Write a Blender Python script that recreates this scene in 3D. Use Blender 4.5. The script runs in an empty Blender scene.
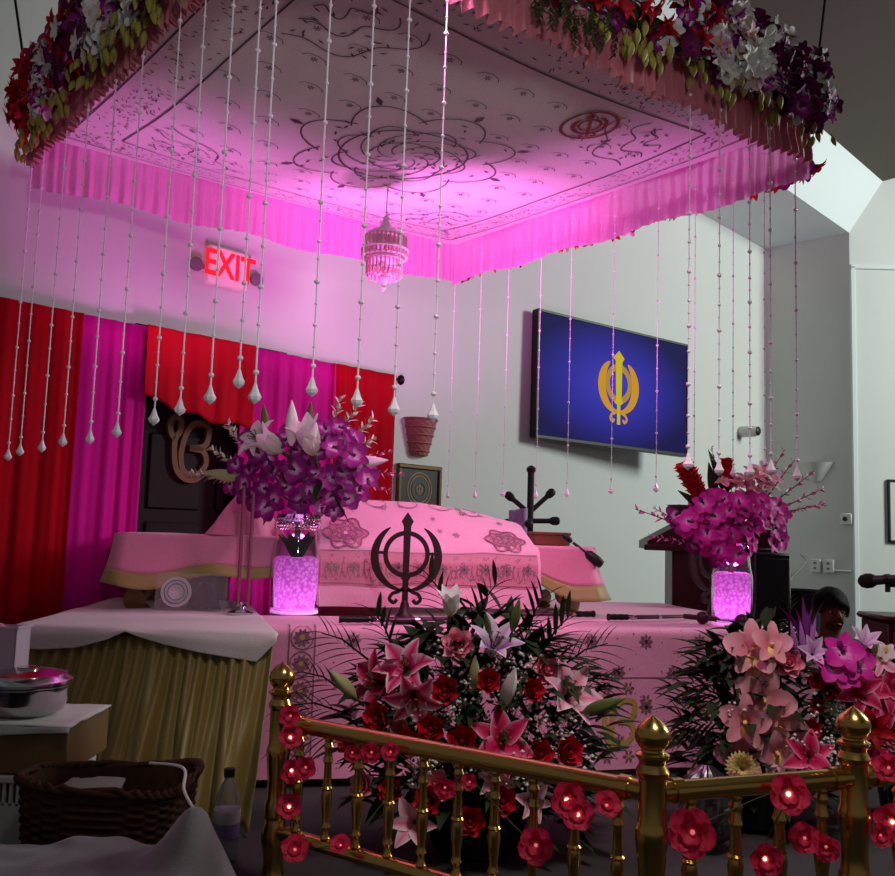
import bpy, math, random
from mathutils import Vector as V, Matrix, noise
random.seed(11)
PI = math.pi
sc = bpy.context.scene
COL = sc.collection
sin, cos, R = math.sin, math.cos, random.uniform

# ------------------------------------------------------------------ camera
EYE = V((0, 0, 1.0)); F = 900.0
CM = Matrix.Rotation(math.radians(90 + 5.8), 4, 'X') @ Matrix.Rotation(math.radians(1.9), 4, 'Z')
cd = bpy.data.cameras.new('camera'); cd.lens = F / 895 * 36; cd.sensor_width = 36
cam = bpy.data.objects.new('camera', cd); COL.objects.link(cam)
cam.matrix_world = Matrix.Translation(EYE) @ CM; sc.camera = cam
cd.clip_end = 60

def ray(u, v):
    return (CM.to_3x3() @ V(((u - 447.5) / F, -(v - 438) / F, -1))).normalized()
def P(u, v, d):                       # point seen at (u, v) at distance d along the hall
    r = ray(u, v); return EYE + r * (d / r.y)
def onz(u, v, z):
    r = ray(u, v); return EYE + r * ((z - EYE.z) / r.z)
def onplane(u, v, p0, n):
    r = ray(u, v); return EYE + r * ((p0 - EYE).dot(n) / r.dot(n))

# ------------------------------------------------------------------ mesh builder
class MB:
    def __init__(s):
        s.v = []; s.f = []; s.m = []; s.uv = []
    def add(s, vs, fs, mi=0, uvs=None, T=None):
        b = len(s.v)
        for p in vs:
            p = V(p); s.v.append(T @ p if T else p)
        for f in fs:
            s.f.append([i + b for i in f]); s.m.append(mi)
            s.uv.append([uvs[i] for i in f] if uvs else None)
        return s
    def merge(s, o, T=None, mi=None):
        b = len(s.v)
        for p in o.v: s.v.append(T @ p if T else p.copy())
        for f, m, u in zip(o.f, o.m, o.uv):
            s.f.append([i + b for i in f]); s.m.append(m if mi is None else mi); s.uv.append(u)
        return s
    def box(s, x0, x1, y0, y1, z0, z1, mi=0, T=None):
        vs = [(x, y, z) for z in (z0, z1) for y in (y0, y1) for x in (x0, x1)]
        fs = [(0, 2, 3, 1), (4, 5, 7, 6), (0, 1, 5, 4), (2, 6, 7, 3), (0, 4, 6, 2), (1, 3, 7, 5)]
        return s.add(vs, fs, mi, None, T)
    def rbox(s, x0, x1, y0, y1, z0, z1, b=.01, mi=0, T=None):   # box with chamfered edges
        cx, cy, cz = (x0+x1)/2, (y0+y1)/2, (z0+z1)/2
        hx, hy, hz = (x1-x0)/2, (y1-y0)/2, (z1-z0)/2
        b = min(b, hx*.9, hy*.9, hz*.9)
        vs = []; idx = {}
        for sx in (-1, 1):
            for sy in (-1, 1):
                for sz in (-1, 1):
                    for a in range(3):
                        p = [sx*(hx-b), sy*(hy-b), sz*(hz-b)]
                        p[a] = (sx*hx, sy*hy, sz*hz)[a]
                        idx[(sx, sy, sz, a)] = len(vs); vs.append((p[0]+cx, p[1]+cy, p[2]+cz))
        fs = []
        I = lambda *k: idx[k]
        for q in (-1, 1):
            fs.append([I(q, -1, -1, 0), I(q, 1, -1, 0), I(q, 1, 1, 0), I(q, -1, 1, 0)][::q])
            fs.append([I(-1, q, -1, 1), I(1, q, -1, 1), I(1, q, 1, 1), I(-1, q, 1, 1)][::-q])
            fs.append([I(-1, -1, q, 2), I(1, -1, q, 2), I(1, 1, q, 2), I(-1, 1, q, 2)][::q])
        for p in (-1, 1):
            for q in (-1, 1):
                fs.append([I(p, q, -1, 0), I(p, q, 1, 0), I(p, q, 1, 1), I(p, q, -1, 1)][::-p*q])
                fs.append([I(p, -1, q, 0), I(p, 1, q, 0), I(p, 1, q, 2), I(p, -1, q, 2)][::p*q])
                fs.append([I(-1, p, q, 1), I(1, p, q, 1), I(1, p, q, 2), I(-1, p, q, 2)][::-p*q])
        for p in (-1, 1):
            for q in (-1, 1):
                for r in (-1, 1):
                    fs.append([I(p, q, r, 0), I(p, q, r, 1), I(p, q, r, 2)][::p*q*r])
        return s.add(vs, fs, mi, None, T)
    def tube(s, path, r, n=8, mi=0, closed=False, T=None, flat=1.0):
        path = [V(p) for p in path]; N = len(path)
        rs = r if isinstance(r, (list, tuple)) else [r]*N
        vs = []; up = None
        for i, p in enumerate(path):
            if closed: t = path[(i+1) % N] - path[i-1]
            else: t = path[min(i+1, N-1)] - path[max(i-1, 0)]
            if t.length < 1e-9: t = V((0, 0, 1))
            t.normalize()
            if up is None:
                up = V((0, 0, 1)) if abs(t.z) < .9 else V((1, 0, 0))
            a = t.cross(up)
            if a.length < 1e-6: a = t.orthogonal()
            a.normalize(); up = a.cross(t).normalized()
            for k in range(n):
                w = 2*PI*k/n
                vs.append(p + (a*cos(w) + up*sin(w)*flat)*rs[i])
        fs = []
        for i in range(N if closed else N-1):
            j = (i+1) % N
            for k in range(n):
                l = (k+1) % n
                fs.append((i*n+k, i*n+l, j*n+l, j*n+k))
        if not closed:
            fs.append(tuple(range(n))[::-1]); fs.append(tuple((N-1)*n+k for k in range(n)))
        return s.add(vs, fs, mi, None, T)
    def lathe(s, prof, n=24, mi=0, T=None, sx=1, sy=1, facet=0):
        vs = []; fs = []
        for (r, z) in prof:
            for k in range(n):
                w = 2*PI*(k+facet)/n
                vs.append((max(r, 1e-5)*cos(w)*sx, max(r, 1e-5)*sin(w)*sy, z))
        for i in range(len(prof)-1):
            for k in range(n):
                l = (k+1) % n
                fs.append((i*n+k, i*n+l, (i+1)*n+l, (i+1)*n+k))
        fs.append(tuple(range(n))[::-1]); fs.append(tuple((len(prof)-1)*n+k for k in range(n)))
        return s.add(vs, fs, mi, None, T)
    def grid(s, fn, nu, nv, mi=0, T=None, wrap=False):
        vs = []; uv = []
        for j in range(nv+1):
            for i in range(nu+1):
                u, v = i/nu, j/nv
                vs.append(fn(u, v)); uv.append((u, v))
        fs = []
        for j in range(nv):
            for i in range(nu):
                a = j*(nu+1)+i
                fs.append((a, a+1, a+nu+2, a+nu+1))
        return s.add(vs, fs, mi, uv, T)
    def extrude(s, poly, t0, t1, T=None, mi=0):        # 2D outline (x,y) -> slab between z=t0 and t1
        n = len(poly)
        vs = [(x, y, t0) for x, y in poly] + [(x, y, t1) for x, y in poly]
        fs = [tuple(range(n))[::-1], tuple(range(n, 2*n))]
        for i in range(n):
            j = (i+1) % n; fs.append((i, j, n+j, n+i))
        return s.add(vs, fs, mi, None, T)
    def strip(s, pts, w, t0, t1, T=None, mi=0, closed=False):   # 2D stroke of width(s) w as a slab
        n = len(pts); ws = w if isinstance(w, (list, tuple)) else [w]*n
        vs = []; fs = []
        for i in range(n):
            a = V(pts[i-1] if (i or closed) else pts[0]); b = V(pts[(i+1) % n] if (i < n-1 or closed) else pts[-1])
            t = (b-a); t = t.normalized() if t.length > 1e-9 else V((1, 0))
            nx, ny = -t.y*ws[i]/2, t.x*ws[i]/2
            x, y = pts[i]
            vs += [(x+nx, y+ny, t0), (x-nx, y-ny, t0), (x-nx, y-ny, t1), (x+nx, y+ny, t1)]
        for i in range(n if closed else n-1):
            j = (i+1) % n
            for k in range(4):
                l = (k+1) % 4
                fs.append((i*4+k, j*4+k, j*4+l, i*4+l))
        if not closed:
            fs.append((0, 1, 2, 3)); fs.append((4*n-1, 4*n-2, 4*n-3, 4*n-4))
        return s.add(vs, fs, mi, None, T)
    def mesh(s, name, mats, smooth=True, ang=.7):
        me = bpy.data.meshes.new(name)
        me.from_pydata([tuple(p) for p in s.v], [], s.f)
        for m in (mats if isinstance(mats, (list, tuple)) else [mats]): me.materials.append(m)
        me.polygons.foreach_set('material_index', s.m)
        if any(u for u in s.uv):
            ul = me.uv_layers.new(name='UVMap'); flat = []
            for f, u in zip(s.f, s.uv):
                for k in range(len(f)):
                    flat += list(u[k]) if u else [0, 0]
            ul.data.foreach_set('uv', flat)
        me.update()
        if smooth:
            me.polygons.foreach_set('use_smooth', [True]*len(s.f))
            if ang: me.set_sharp_from_angle(angle=ang)
        return me
    def build(s, name, mats, parent=None, smooth=True, ang=.7, world=False):
        o = bpy.data.objects.new(name, s.mesh(name, mats, smooth, ang)); COL.objects.link(o)
        if parent:
            o.parent = parent
            if world: o.matrix_parent_inverse = Matrix.Translation(-parent.location)
        return o

def tag(o, label=None, cat=None, group=None, kind=None):
    if label: o['label'] = label
    if cat: o['category'] = cat
    if group: o['group'] = group
    if kind: o['kind'] = kind
    return o
def thing(name, label, cat, loc=(0, 0, 0), rz=0, group=None):
    o = bpy.data.objects.new(name, None); COL.objects.link(o)
    o.empty_display_size = .05
    o.location = loc; o.rotation_euler = (0, 0, rz)
    return tag(o, label, cat, group)
def struct(o): o['kind'] = 'structure'; return o
def put(name, me, loc, parent=None, direc=None, spin=0, scale=1, world=True):
    """an object sharing mesh me, its +Z axis turned to direc"""
    o = bpy.data.objects.new(name, me); COL.objects.link(o)
    M = V(direc).to_track_quat('Z', 'Y').to_matrix().to_4x4() if direc is not None else Matrix()
    M = Matrix.Translation(loc) @ M @ Matrix.Rotation(spin, 4, 'Z') @ Matrix.Scale(scale, 4)
    if parent:
        o.parent = parent
        if world: M = Matrix.Translation(-parent.location) @ M
    o.matrix_local = M
    return o
def copy_tree(o, parent=None):
    c = o.copy(); COL.objects.link(c)
    if parent: c.parent = parent
    for ch in list(o.children): copy_tree(ch, c)
    return c

# ------------------------------------------------------------------ materials
def nt(name):
    m = bpy.data.materials.new(name); m.use_nodes = True
    return m, m.node_tree.nodes, m.node_tree.links, m.node_tree.nodes['Principled BSDF']
def lin(c):                                   # sRGB 0-255 -> linear
    return tuple(((x/255)/12.92 if x/255 <= .04045 else ((x/255+.055)/1.055)**2.4) for x in c) + (1,)
def mat(name, c, rough=.6, metal=0, spec=.4, var=.0, vs=8, bump=0, bs=60, emit=None, es=0, trans=0, ior=1.45, alpha=1, sheen=0, sub=0):
    m, n, l, b = nt(name)
    col = lin(c)
    b.inputs['Base Color'].default_value = col
    b.inputs['Roughness'].default_value = rough; b.inputs['Metallic'].default_value = metal
    b.inputs['Specular IOR Level'].default_value = spec
    b.inputs['Transmission Weight'].default_value = trans; b.inputs['IOR'].default_value = ior
    b.inputs['Sheen Weight'].default_value = sheen
    b.inputs['Alpha'].default_value = alpha
    if emit:
        b.inputs['Emission Color'].default_value = lin(emit); b.inputs['Emission Strength'].default_value = es
    if var or bump:
        tc = n.new('ShaderNodeTexCoord')
    if var:
        t = n.new('ShaderNodeTexNoise'); t.inputs['Scale'].default_value = vs; t.inputs['Detail'].default_value = 4
        l.new(tc.outputs['Object'], t.inputs['Vector'])
        mx = n.new('ShaderNodeMix'); mx.data_type = 'RGBA'
        mx.inputs[6].default_value = tuple(x*(1-var) for x in col[:3]) + (1,)
        mx.inputs[7].default_value = tuple(min(1, x*(1+var)) for x in col[:3]) + (1,)
        l.new(t.outputs['Fac'], mx.inputs[0]); l.new(mx.outputs[2], b.inputs['Base Color'])
    if bump:
        t = n.new('ShaderNodeTexNoise'); t.inputs['Scale'].default_value = bs; t.inputs['Detail'].default_value = 3
        l.new(tc.outputs['Object'], t.inputs['Vector'])
        bp = n.new('ShaderNodeBump'); bp.inputs['Strength'].default_value = bump; bp.inputs['Distance'].default_value = .01
        l.new(t.outputs['Fac'], bp.inputs['Height']); l.new(bp.outputs['Normal'], b.inputs['Normal'])
    return m
def cloth(name, c, rough=.8, tl=.25, spec=.2, sheen=.3, weave=0, c2=None):
    """woven cloth that lets some light through"""
    m, n, l, b = nt(name)
    out = n['Material Output']
    b.inputs['Roughness'].default_value = rough; b.inputs['Specular IOR Level'].default_value = spec
    b.inputs['Sheen Weight'].default_value = sheen
    tc = n.new('ShaderNodeTexCoord')
    t = n.new('ShaderNodeTexNoise'); t.inputs['Scale'].default_value = 180; t.inputs['Detail'].default_value = 2
    l.new(tc.outputs['Object'], t.inputs['Vector'])
    mx = n.new('ShaderNodeMix'); mx.data_type = 'RGBA'
    col = lin(c)
    mx.inputs[6].default_value = tuple(x*.8 for x in col[:3])+(1,); mx.inputs[7].default_value = lin(c2) if c2 else tuple(min(1, x*1.12) for x in col[:3])+(1,)
    l.new(t.outputs['Fac'], mx.inputs[0]); l.new(mx.outputs[2], b.inputs['Base Color'])
    bp = n.new('ShaderNodeBump'); bp.inputs['Strength'].default_value = .25; bp.inputs['Distance'].default_value = .004
    l.new(t.outputs['Fac'], bp.inputs['Height']); l.new(bp.outputs['Normal'], b.inputs['Normal'])
    if tl:
        tr = n.new('ShaderNodeBsdfTranslucent'); l.new(mx.outputs[2], tr.inputs['Color'])
        ms = n.new('ShaderNodeMixShader'); ms.inputs[0].default_value = tl
        l.new(b.outputs[0], ms.inputs[1]); l.new(tr.outputs[0], ms.inputs[2]); l.new(ms.outputs[0], out.inputs['Surface'])
    return m
def petal_mat(name, ramp, across=None, rough=.55, tl=.2):
    """ramp: colours from petal base to tip; across: (midrib colour, margin colour) striped over it"""
    m, n, l, b = nt(name)
    out = n['Material Output']
    uv = n.new('ShaderNodeUVMap'); sp = n.new('ShaderNodeSeparateXYZ'); l.new(uv.outputs[0], sp.inputs[0])
    cr = n.new('ShaderNodeValToRGB')
    while len(cr.color_ramp.elements) < len(ramp): cr.color_ramp.elements.new(.5)
    for e, (p, c) in zip(cr.color_ramp.elements, ramp): e.position = p; e.color = lin(c)
    src = sp.outputs['Y']
    if across:
        s1 = n.new('ShaderNodeMath'); s1.operation = 'SUBTRACT'; l.new(sp.outputs['X'], s1.inputs[0]); s1.inputs[1].default_value = .5
        s2 = n.new('ShaderNodeMath'); s2.operation = 'ABSOLUTE'; l.new(s1.outputs[0], s2.inputs[0])
        s3 = n.new('ShaderNodeMath'); s3.operation = 'MULTIPLY'; l.new(s2.outputs[0], s3.inputs[0]); s3.inputs[1].default_value = 2
        src = s3.outputs[0]
    l.new(src, cr.inputs[0])
    b.inputs['Roughness'].default_value = rough; b.inputs['Specular IOR Level'].default_value = .3
    l.new(cr.outputs[0], b.inputs['Base Color'])
    tr = n.new('ShaderNodeBsdfTranslucent'); l.new(cr.outputs[0], tr.inputs['Color'])
    ms = n.new('ShaderNodeMixShader'); ms.inputs[0].default_value = tl
    l.new(b.outputs[0], ms.inputs[1]); l.new(tr.outputs[0], ms.inputs[2]); l.new(ms.outputs[0], out.inputs['Surface'])
    return m

M_wall = mat('wall_paint', (206, 208, 204), .75, var=.03, vs=3)
M_soffit = mat('soffit_paint', (214, 220, 220), .7)
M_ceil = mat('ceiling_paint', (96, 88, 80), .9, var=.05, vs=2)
M_floor = mat('dark_carpet', (58, 54, 56), .95, var=.2, vs=40, bump=.3, bs=300)
M_gold = mat('polished_brass', (206, 168, 92), .22, 1)
M_black = mat('black_plastic', (22, 22, 24), .45)
M_blackmetal = mat('black_metal', (30, 24, 26), .4, .6)
M_white_pl = mat('white_plastic', (214, 212, 208), .4)
M_steel = mat('polished_steel', (200, 198, 200), .16, 1)
M_silver = mat('silver_thread', (176, 172, 168), .35, .7)
M_glass = mat('clear_glass', (250, 250, 250), .02, trans=1, ior=1.45)
M_crystal = mat('crystal', (255, 248, 253), .25, trans=.1, ior=1.35, spec=.5)
M_cord = mat('silver_cord', (242, 230, 240), .35, spec=.6)
M_bead = mat('clear_bead', (246, 232, 243), .15, spec=.8)
M_white_cloth = cloth('white_table_linen', (222, 216, 212), .85, .1)
M_grey_cloth = cloth('grey_blanket', (112, 106, 108), .95, 0)
M_pink_tab = cloth('pink_table_cloth', (238, 146, 178), .6, .1, .4, .3)
M_pink_tab2 = cloth('deep_pink_lining', (226, 62, 122), .6, .1, .4, .3)
M_olive = cloth('gold_green_border', (164, 150, 84), .5, 0, .5, .2)
M_rumala = cloth('pink_brocade', (240, 164, 194), .62, .08, .4, .3, c2=(250, 190, 212))
M_band = cloth('dull_pink_brocade', (200, 118, 140), .5, 0, .5, .3)
M_thread = mat('grey_embroidery_thread', (150, 104, 122), .45, .4)
M_sequin = mat('silver_sequin', (230, 220, 215), .15, 1)
M_face = cloth('pink_stage_cloth', (226, 144, 180), .6, 0, .4, .3, c2=(242, 168, 198))
M_canopy = cloth('canopy_brocade', (238, 240, 234), .7, .12, .3)
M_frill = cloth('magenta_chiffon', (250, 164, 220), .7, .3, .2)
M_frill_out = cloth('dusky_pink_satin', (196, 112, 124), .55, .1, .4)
M_emb = mat('dark_embroidery', (104, 78, 98), .5, .2)
M_emb_red = mat('maroon_embroidery', (150, 40, 50), .5, .2)
M_red = cloth('red_curtain', (178, 4, 28), .85, .1, .08, .0)
M_redsh = cloth('red_sequin_valance', (184, 5, 32), .8, .05, .1, .0)
M_mag = cloth('magenta_curtain', (206, 10, 142), .75, .1, .12, .0)
M_satin = cloth('gold_satin', (140, 122, 62), .45, 0, .45, .1)
M_dkwood = mat('dark_red_wood', (70, 30, 28), .4, var=.25, vs=6, spec=.4)
M_door = mat('dark_door_wood', (28, 12, 16), .6, spec=.2, var=.3, vs=5)
M_brownwood = mat('brown_wood', (110, 62, 44), .5, var=.2, vs=9)
M_leg = mat('carved_gilt_wood', (140, 110, 70), .45, .3, var=.3, vs=20)
M_goldsym = mat('antique_gold', (104, 70, 48), .6, .1)
M_khanda = mat('dark_bronze', (60, 30, 36), .45, .5)
M_leaf = mat('dark_green_leaf', (42, 58, 34), .7, spec=.15, var=.3, vs=14)
M_leaf2 = mat('mid_green_leaf', (58, 82, 40), .5, var=.25, vs=14)
M_palm = mat('palm_frond', (44, 46, 28), .7, spec=.15, var=.25, vs=14)
M_stem = mat('green_stem', (56, 70, 38), .6)
M_wicker = mat('dark_wicker', (66, 42, 28), .7, var=.5, vs=40, spec=.2)
M_cardboard = mat('brown_cardboard', (120, 92, 58), .8, var=.08, vs=10)
M_yellow = mat('yellow_anther', (224, 176, 60), .6)
M_rust = mat('rust_anther', (140, 66, 30), .6)
M_skin = mat('brown_skin', (120, 78, 58), .55, var=.05)
M_hair = mat('black_hair', (12, 10, 11), .7, spec=.15, bump=.2, bs=120)
M_eye = mat('eye_white', (170, 160, 152), .4)
M_pupil = mat('dark_iris', (24, 14, 10), .2)
M_shirt = cloth('grey_shirt', (66, 62, 70), .9, 0)
M_trouser = cloth('dark_trousers', (34, 34, 42), .9, 0)
# ------------------------------------------------------------------ room
WD = V((.694, .72, 0)).normalized(); WN = V((WD.y, -WD.x, 0))      # along the left wall, and out of it
W0 = V((-2.11, 4.25, 0))
def wallpt(t, z, off=0): return W0 + WD*t + WN*off + V((0, 0, z))
def onwall(u, v, off=0): return onplane(u, v, W0 + WN*off, WN)
def wt(u, v=380):                       # wall coordinate t and height seen at a pixel
    p = onwall(u, v); return (p - W0).dot(WD), p.z
TC = 8.27                                # the far corner
ZS = 4.37
KC = wallpt(TC, 0); WE = -WD.cross(V((0, 0, 1))) ; ED = WN.copy()   # end wall runs out of the left wall
E0 = KC + ED*.95
def slab(name, pts, m, thick):           # vertical panel through plan points, thick away from the viewer
    mb = MB(); mb.extrude([(p.x, p.y) for p in pts], thick[0], thick[1]); return struct(mb.build(name, m, smooth=False))
def plan_wall(name, a, b, z0, z1, back, m=M_wall):
    return slab(name, [a, b, b+back, a+back], m, (z0, z1))
plan_wall('wall_left', wallpt(-2.6, 0), wallpt(TC, 0), 0, 5.2, -WN*.12)
plan_wall('wall_end', KC - WD*0, E0, 0, ZS+.02, WD*.12)
FD = V((1, -.03, 0)).normalized()
plan_wall('wall_right', E0, E0 + FD*3.2, 0, 5.2, WD*.12)
mb = MB(); mb.box(-6, 8, -2.5, 13.5, -.1, 0); struct(mb.build('floor', M_floor, smooth=False))
# lowered soffit over the stage and the slope that rises from it to the ceiling
S0, S1 = wallpt(-2.6, ZS), wallpt(TC, ZS)
mb = MB(); mb.extrude([(p.x, p.y) for p in (S0, S1, S1+ED*.95, S0+ED*.95)], ZS, ZS+.05); struct(mb.build('trim_1', M_soffit, smooth=False))
UP = V((.37, -.011, .59))
a, b = S0+ED*.95, S1+ED*.95
mb = MB(); mb.add([a, b, b+UP*1.35, a+UP*1.35, a+V((-.1, .1, .05)), b+V((-.1, .1, .05)), b+UP*1.35+V((-.1, .1, .05)), a+UP*1.35+V((-.1, .1, .05))],
                  [(0, 1, 2, 3), (7, 6, 5, 4), (0, 4, 5, 1), (1, 5, 6, 2), (2, 6, 7, 3), (3, 7, 4, 0)])
struct(mb.build('trim_2', M_soffit, smooth=False))
zc = ZS + .59
c0, c1 = a+UP, b+UP
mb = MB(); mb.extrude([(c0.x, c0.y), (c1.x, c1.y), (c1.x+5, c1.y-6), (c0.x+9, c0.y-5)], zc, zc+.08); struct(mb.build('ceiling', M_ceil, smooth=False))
# header line and edge trim of the wall beyond the alcove
mb = MB(); q = E0 + FD*.02; zt = onplane(876, 267, E0, V((FD.y, -FD.x, 0))).z
Tw = Matrix.Translation(E0) @ Matrix.Rotation(math.atan2(FD.y, FD.x), 4, 'Z')
mb.rbox(.0, 3.1, -.03, .0, zt-.03, zt+.02, .005, T=Tw); mb.rbox(.0, .05, -.03, .0, 0, zt, .005, T=Tw)
struct(mb.build('trim_3', M_soffit, smooth=False))

# wall frame with x along the wall, y out of it, z up
TW = Matrix((( WD.x, WN.x, 0, W0.x), (WD.y, WN.y, 0, W0.y), (0, 0, 1, 0), (0, 0, 0, 1)))
def tw(t, off, z): return TW @ V((t, off, z))
TE = Matrix(((ED.x, -WD.x, 0, KC.x), (ED.y, -WD.y, 0, KC.y), (0, 0, 1, 0), (0, 0, 0, 1)))   # x along the end wall, y out
def onend(u, v):
    p = onplane(u, v, KC, WD); return (p-KC).dot(ED), p.z
TR = Matrix(((FD.x, FD.y, 0, E0.x), (FD.y, -FD.x, 0, E0.y), (0, 0, 1, 0), (0, 0, 0, 1)))
def onright(u, v):
    p = onplane(u, v, E0, V((FD.y, -FD.x, 0))); return (p-E0).dot(FD), p.z

# ---- the dark double-panel door with the gold emblem
t0, t1 = wt(147)[0], wt(247)[0]
D = thing('door', 'dark wooden panelled door with a gold curved emblem, between parted curtains', 'door', tw(t0, 0, 0))
D['kind'] = 'structure'; D.name = 'door_1'
mb = MB(); mb.rbox(t0-.1, t1+.25, .0, .035, 0, 2.03, .004, T=TW)
mb.build('door_panel', M_door, D, world=True)
for k in range(4):
    za = .12 + k*.47
    for (xa, xb) in ((t0+.02, (t0+t1)/2+.02), ((t0+t1)/2+.12, t1+.18)):
        mb = MB(); mb.rbox(xa, xb, .035, .05, za, za+.4, .014, T=TW); mb.build('raised_panel', M_door, D, world=True)
def smooth_path(pts, n=6):
    out = []
    N = len(pts)
    for i in range(N-1):
        p0, p1, p2, p3 = pts[max(i-1, 0)], pts[i], pts[i+1], pts[min(i+2, N-1)]
        for k in range(n):
            t = k/n
            out.append(tuple(.5*((2*p1[j]) + (-p0[j]+p2[j])*t + (2*p0[j]-5*p1[j]+4*p2[j]-p3[j])*t*t + (-p0[j]+3*p1[j]-3*p2[j]+p3[j])*t**3) for j in range(len(p1))))
    out.append(tuple(pts[-1])); return out
IK = [[(238, 208), (222, 190), (218, 160), (238, 136), (260, 150), (258, 182), (240, 210), (240, 262), (252, 308), (284, 334), (320, 338), (345, 328)],
      [(378, 158), (350, 150), (318, 152), (290, 176), (274, 215), (266, 262), (276, 304), (304, 324), (340, 318), (366, 292), (370, 266), (352, 240), (300, 234)],
      [(300, 234), (350, 228), (372, 205), (378, 158)]]
def emblem_strips(mb, w, t0_, t1_, T, mi=0, ratio=.297):
    for s in IK:
        pts = [((x-298)/202., -(y-238)/202.) for x, y in s]
        mb.strip(smooth_path(pts, 6), w, t0_, t1_, T, mi)
zc_ = wt(187, 450)[1]; tm = (onwall(188, 450, .06)-W0).dot(WD)
mb = MB(); ht = (wt(187, 418)[1]-wt(187, 482)[1])*.95
emblem_strips(mb, .1, .05, .075, TW @ Matrix.Translation((tm, 0, zc_)) @ Matrix(((ht*.9, 0, 0, 0), (0, 0, 1, 0), (0, ht, 0, 0), (0, 0, 0, 1))))
e = mb.build('emblem', M_goldsym, D, smooth=False, world=True); e['label'] = 'gold curved emblem'
mb = MB(); mb.tube([tw(t1+.16, .04, 1.0), tw(t1+.16, .1, 1.0), tw(t1+.06, .1, 1.0)], .012, 8); mb.build('door_handle', M_steel, D, world=True)

# ---- curtains
def ctop(t):                                   # the top edge of the curtains
    return 1.995
def curtain(label, ta, tb, zlow, m, off, amp, nf, seed, sway=None, ztop=None, name='curtain', swag=0):
    def f(u, v):
        t = ta + (tb-ta)*u; z1 = (ztop or ctop(t)); 
        zl = zlow(u) if callable(zlow) else zlow
        z = z1 + (zl-z1)*v
        ph = u*nf*1.3*PI + seed + 1.6*sin(u*5+seed) + .7*v*sin(u*9+seed*2)
        o = off + amp*.55*(.45+.55*v)*(sin(ph)*.75 + .25*sin(2.3*ph+1)) + .01*noise.noise(V((u*4, v*3, seed)))
        if sway: t += sway(u, v)
        return tw(t, o, z)
    mb = MB(); mb.grid(f, int(nf*12), 18)
    o = mb.build(name, m, ang=None)
    md = o.modifiers.new('cloth_thickness', 'SOLIDIFY'); md.thickness = .004
    return tag(o, label, 'curtain', 'curtains along the wall')
T_ = lambda u: (onwall(u, 300+u*.197, .16)-W0).dot(WD)
ta, tb, tc_, td, te, tf = T_(-45), T_(73), T_(147), T_(247), T_(333), T_(396)
curtain('bright red curtain panel, the widest, beside a magenta one and far from the door', ta, tb+.05, .02, M_red, .16, .03, 8, 1.0)
curtain('magenta curtain panel between the wide red curtain and the dark door', tb, tc_+.02, .02, M_mag, .145, .03, 6, 2.0)
v = curtain('short red sparkly valance hanging over the top of the dark door', tc_-.02, td+.03, lambda u: 1.63-.03*sin(u*PI)-.10*u+.012*sin(u*17), M_redsh, .2, .022, 7, .3, name='curtain_valance')
curtain('magenta curtain panel behind the tall bouquet, between the door and a red panel', td-.02, te+.03, .02, M_mag, .15, .035, 7, 4.0)
curtain('narrow red curtain panel at the end of the row, beside the framed picture', te, tf, .02, M_red, .165, .035, 6, 5.0)
cr = thing('curtain_rod', 'black curtain rod with a ball finial above the picture', 'curtain rod', tw(ta, .09, 1.98))
mb = MB(); mb.tube([tw(ta-.1, .1, 1.985), tw(tf+.1, .1, 1.985)], .011, 8); mb.build('rod', M_blackmetal, cr, world=True)
for tt in (tf+.1, ta-.1):
    mb = MB(); mb.lathe([(.004, -.035), (.02, -.025), (.028, 0), (.02, .025), (.004, .035)], 14, T=Matrix.Translation(tw(tt, .1, 1.985))); mb.build('finial', M_blackmetal, cr, world=True)
for tt in (tf+.05, tb, te):
    mb = MB(); mb.tube([tw(tt, 0, 1.985), tw(tt, .11, 1.985)], .008, 6); mb.build('bracket', M_blackmetal, cr, world=True)

# ---- exit sign with two lamp heads
t, z = wt(223, 270)
X = thing('exit_sign', 'lit red and white exit sign with two lamp heads, above the curtains', 'sign', tw(t, .04, z))
hw, hh = (wt(245, 270)[0]-wt(202, 268)[0])/2*.92, (wt(222, 249)[1]-wt(222, 289)[1])/2*.95
mb = MB(); mb.rbox(t-hw, t+hw, 0, .07, z-hh, z+hh, .012, T=TW); mb.build('sign_box', mat('sign_face', (232, 200, 206), .5, emit=(236, 170, 176), es=.15), X, world=True)
def text_mesh(txt, size, T, ext=.002, name='lettering'):
    cu = bpy.data.curves.new(name, 'FONT'); cu.body = txt; cu.size = size; cu.extrude = ext; cu.align_x = 'CENTER'; cu.align_y = 'CENTER'; cu.offset = .004*size/.2
    o = bpy.data.objects.new('tmp', cu); COL.objects.link(o)
    me = bpy.data.meshes.new_from_object(o.evaluated_get(bpy.context.evaluated_depsgraph_get()))
    bpy.data.objects.remove(o); me.transform(T); return me
FACE = lambda tt, off, zz: TW @ Matrix.Translation((tt, off, zz)) @ Matrix(((1, 0, 0, 0), (0, 0, 1, 0), (0, 1, 0, 0), (0, 0, 0, 1)))
S = hh*2
me = text_mesh('EXIT', S*.95, FACE(t, .073, z) @ Matrix.Diagonal((.78, 1.0, 1, 1)))
me.materials.append(mat('red_lit_letters', (225, 20, 36), .5, emit=(245, 30, 44), es=.9))
o = bpy.data.objects.new('lettering', me); COL.objects.link(o); o.parent = X; o.matrix_parent_inverse = Matrix.Translation(-X.location)
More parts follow.
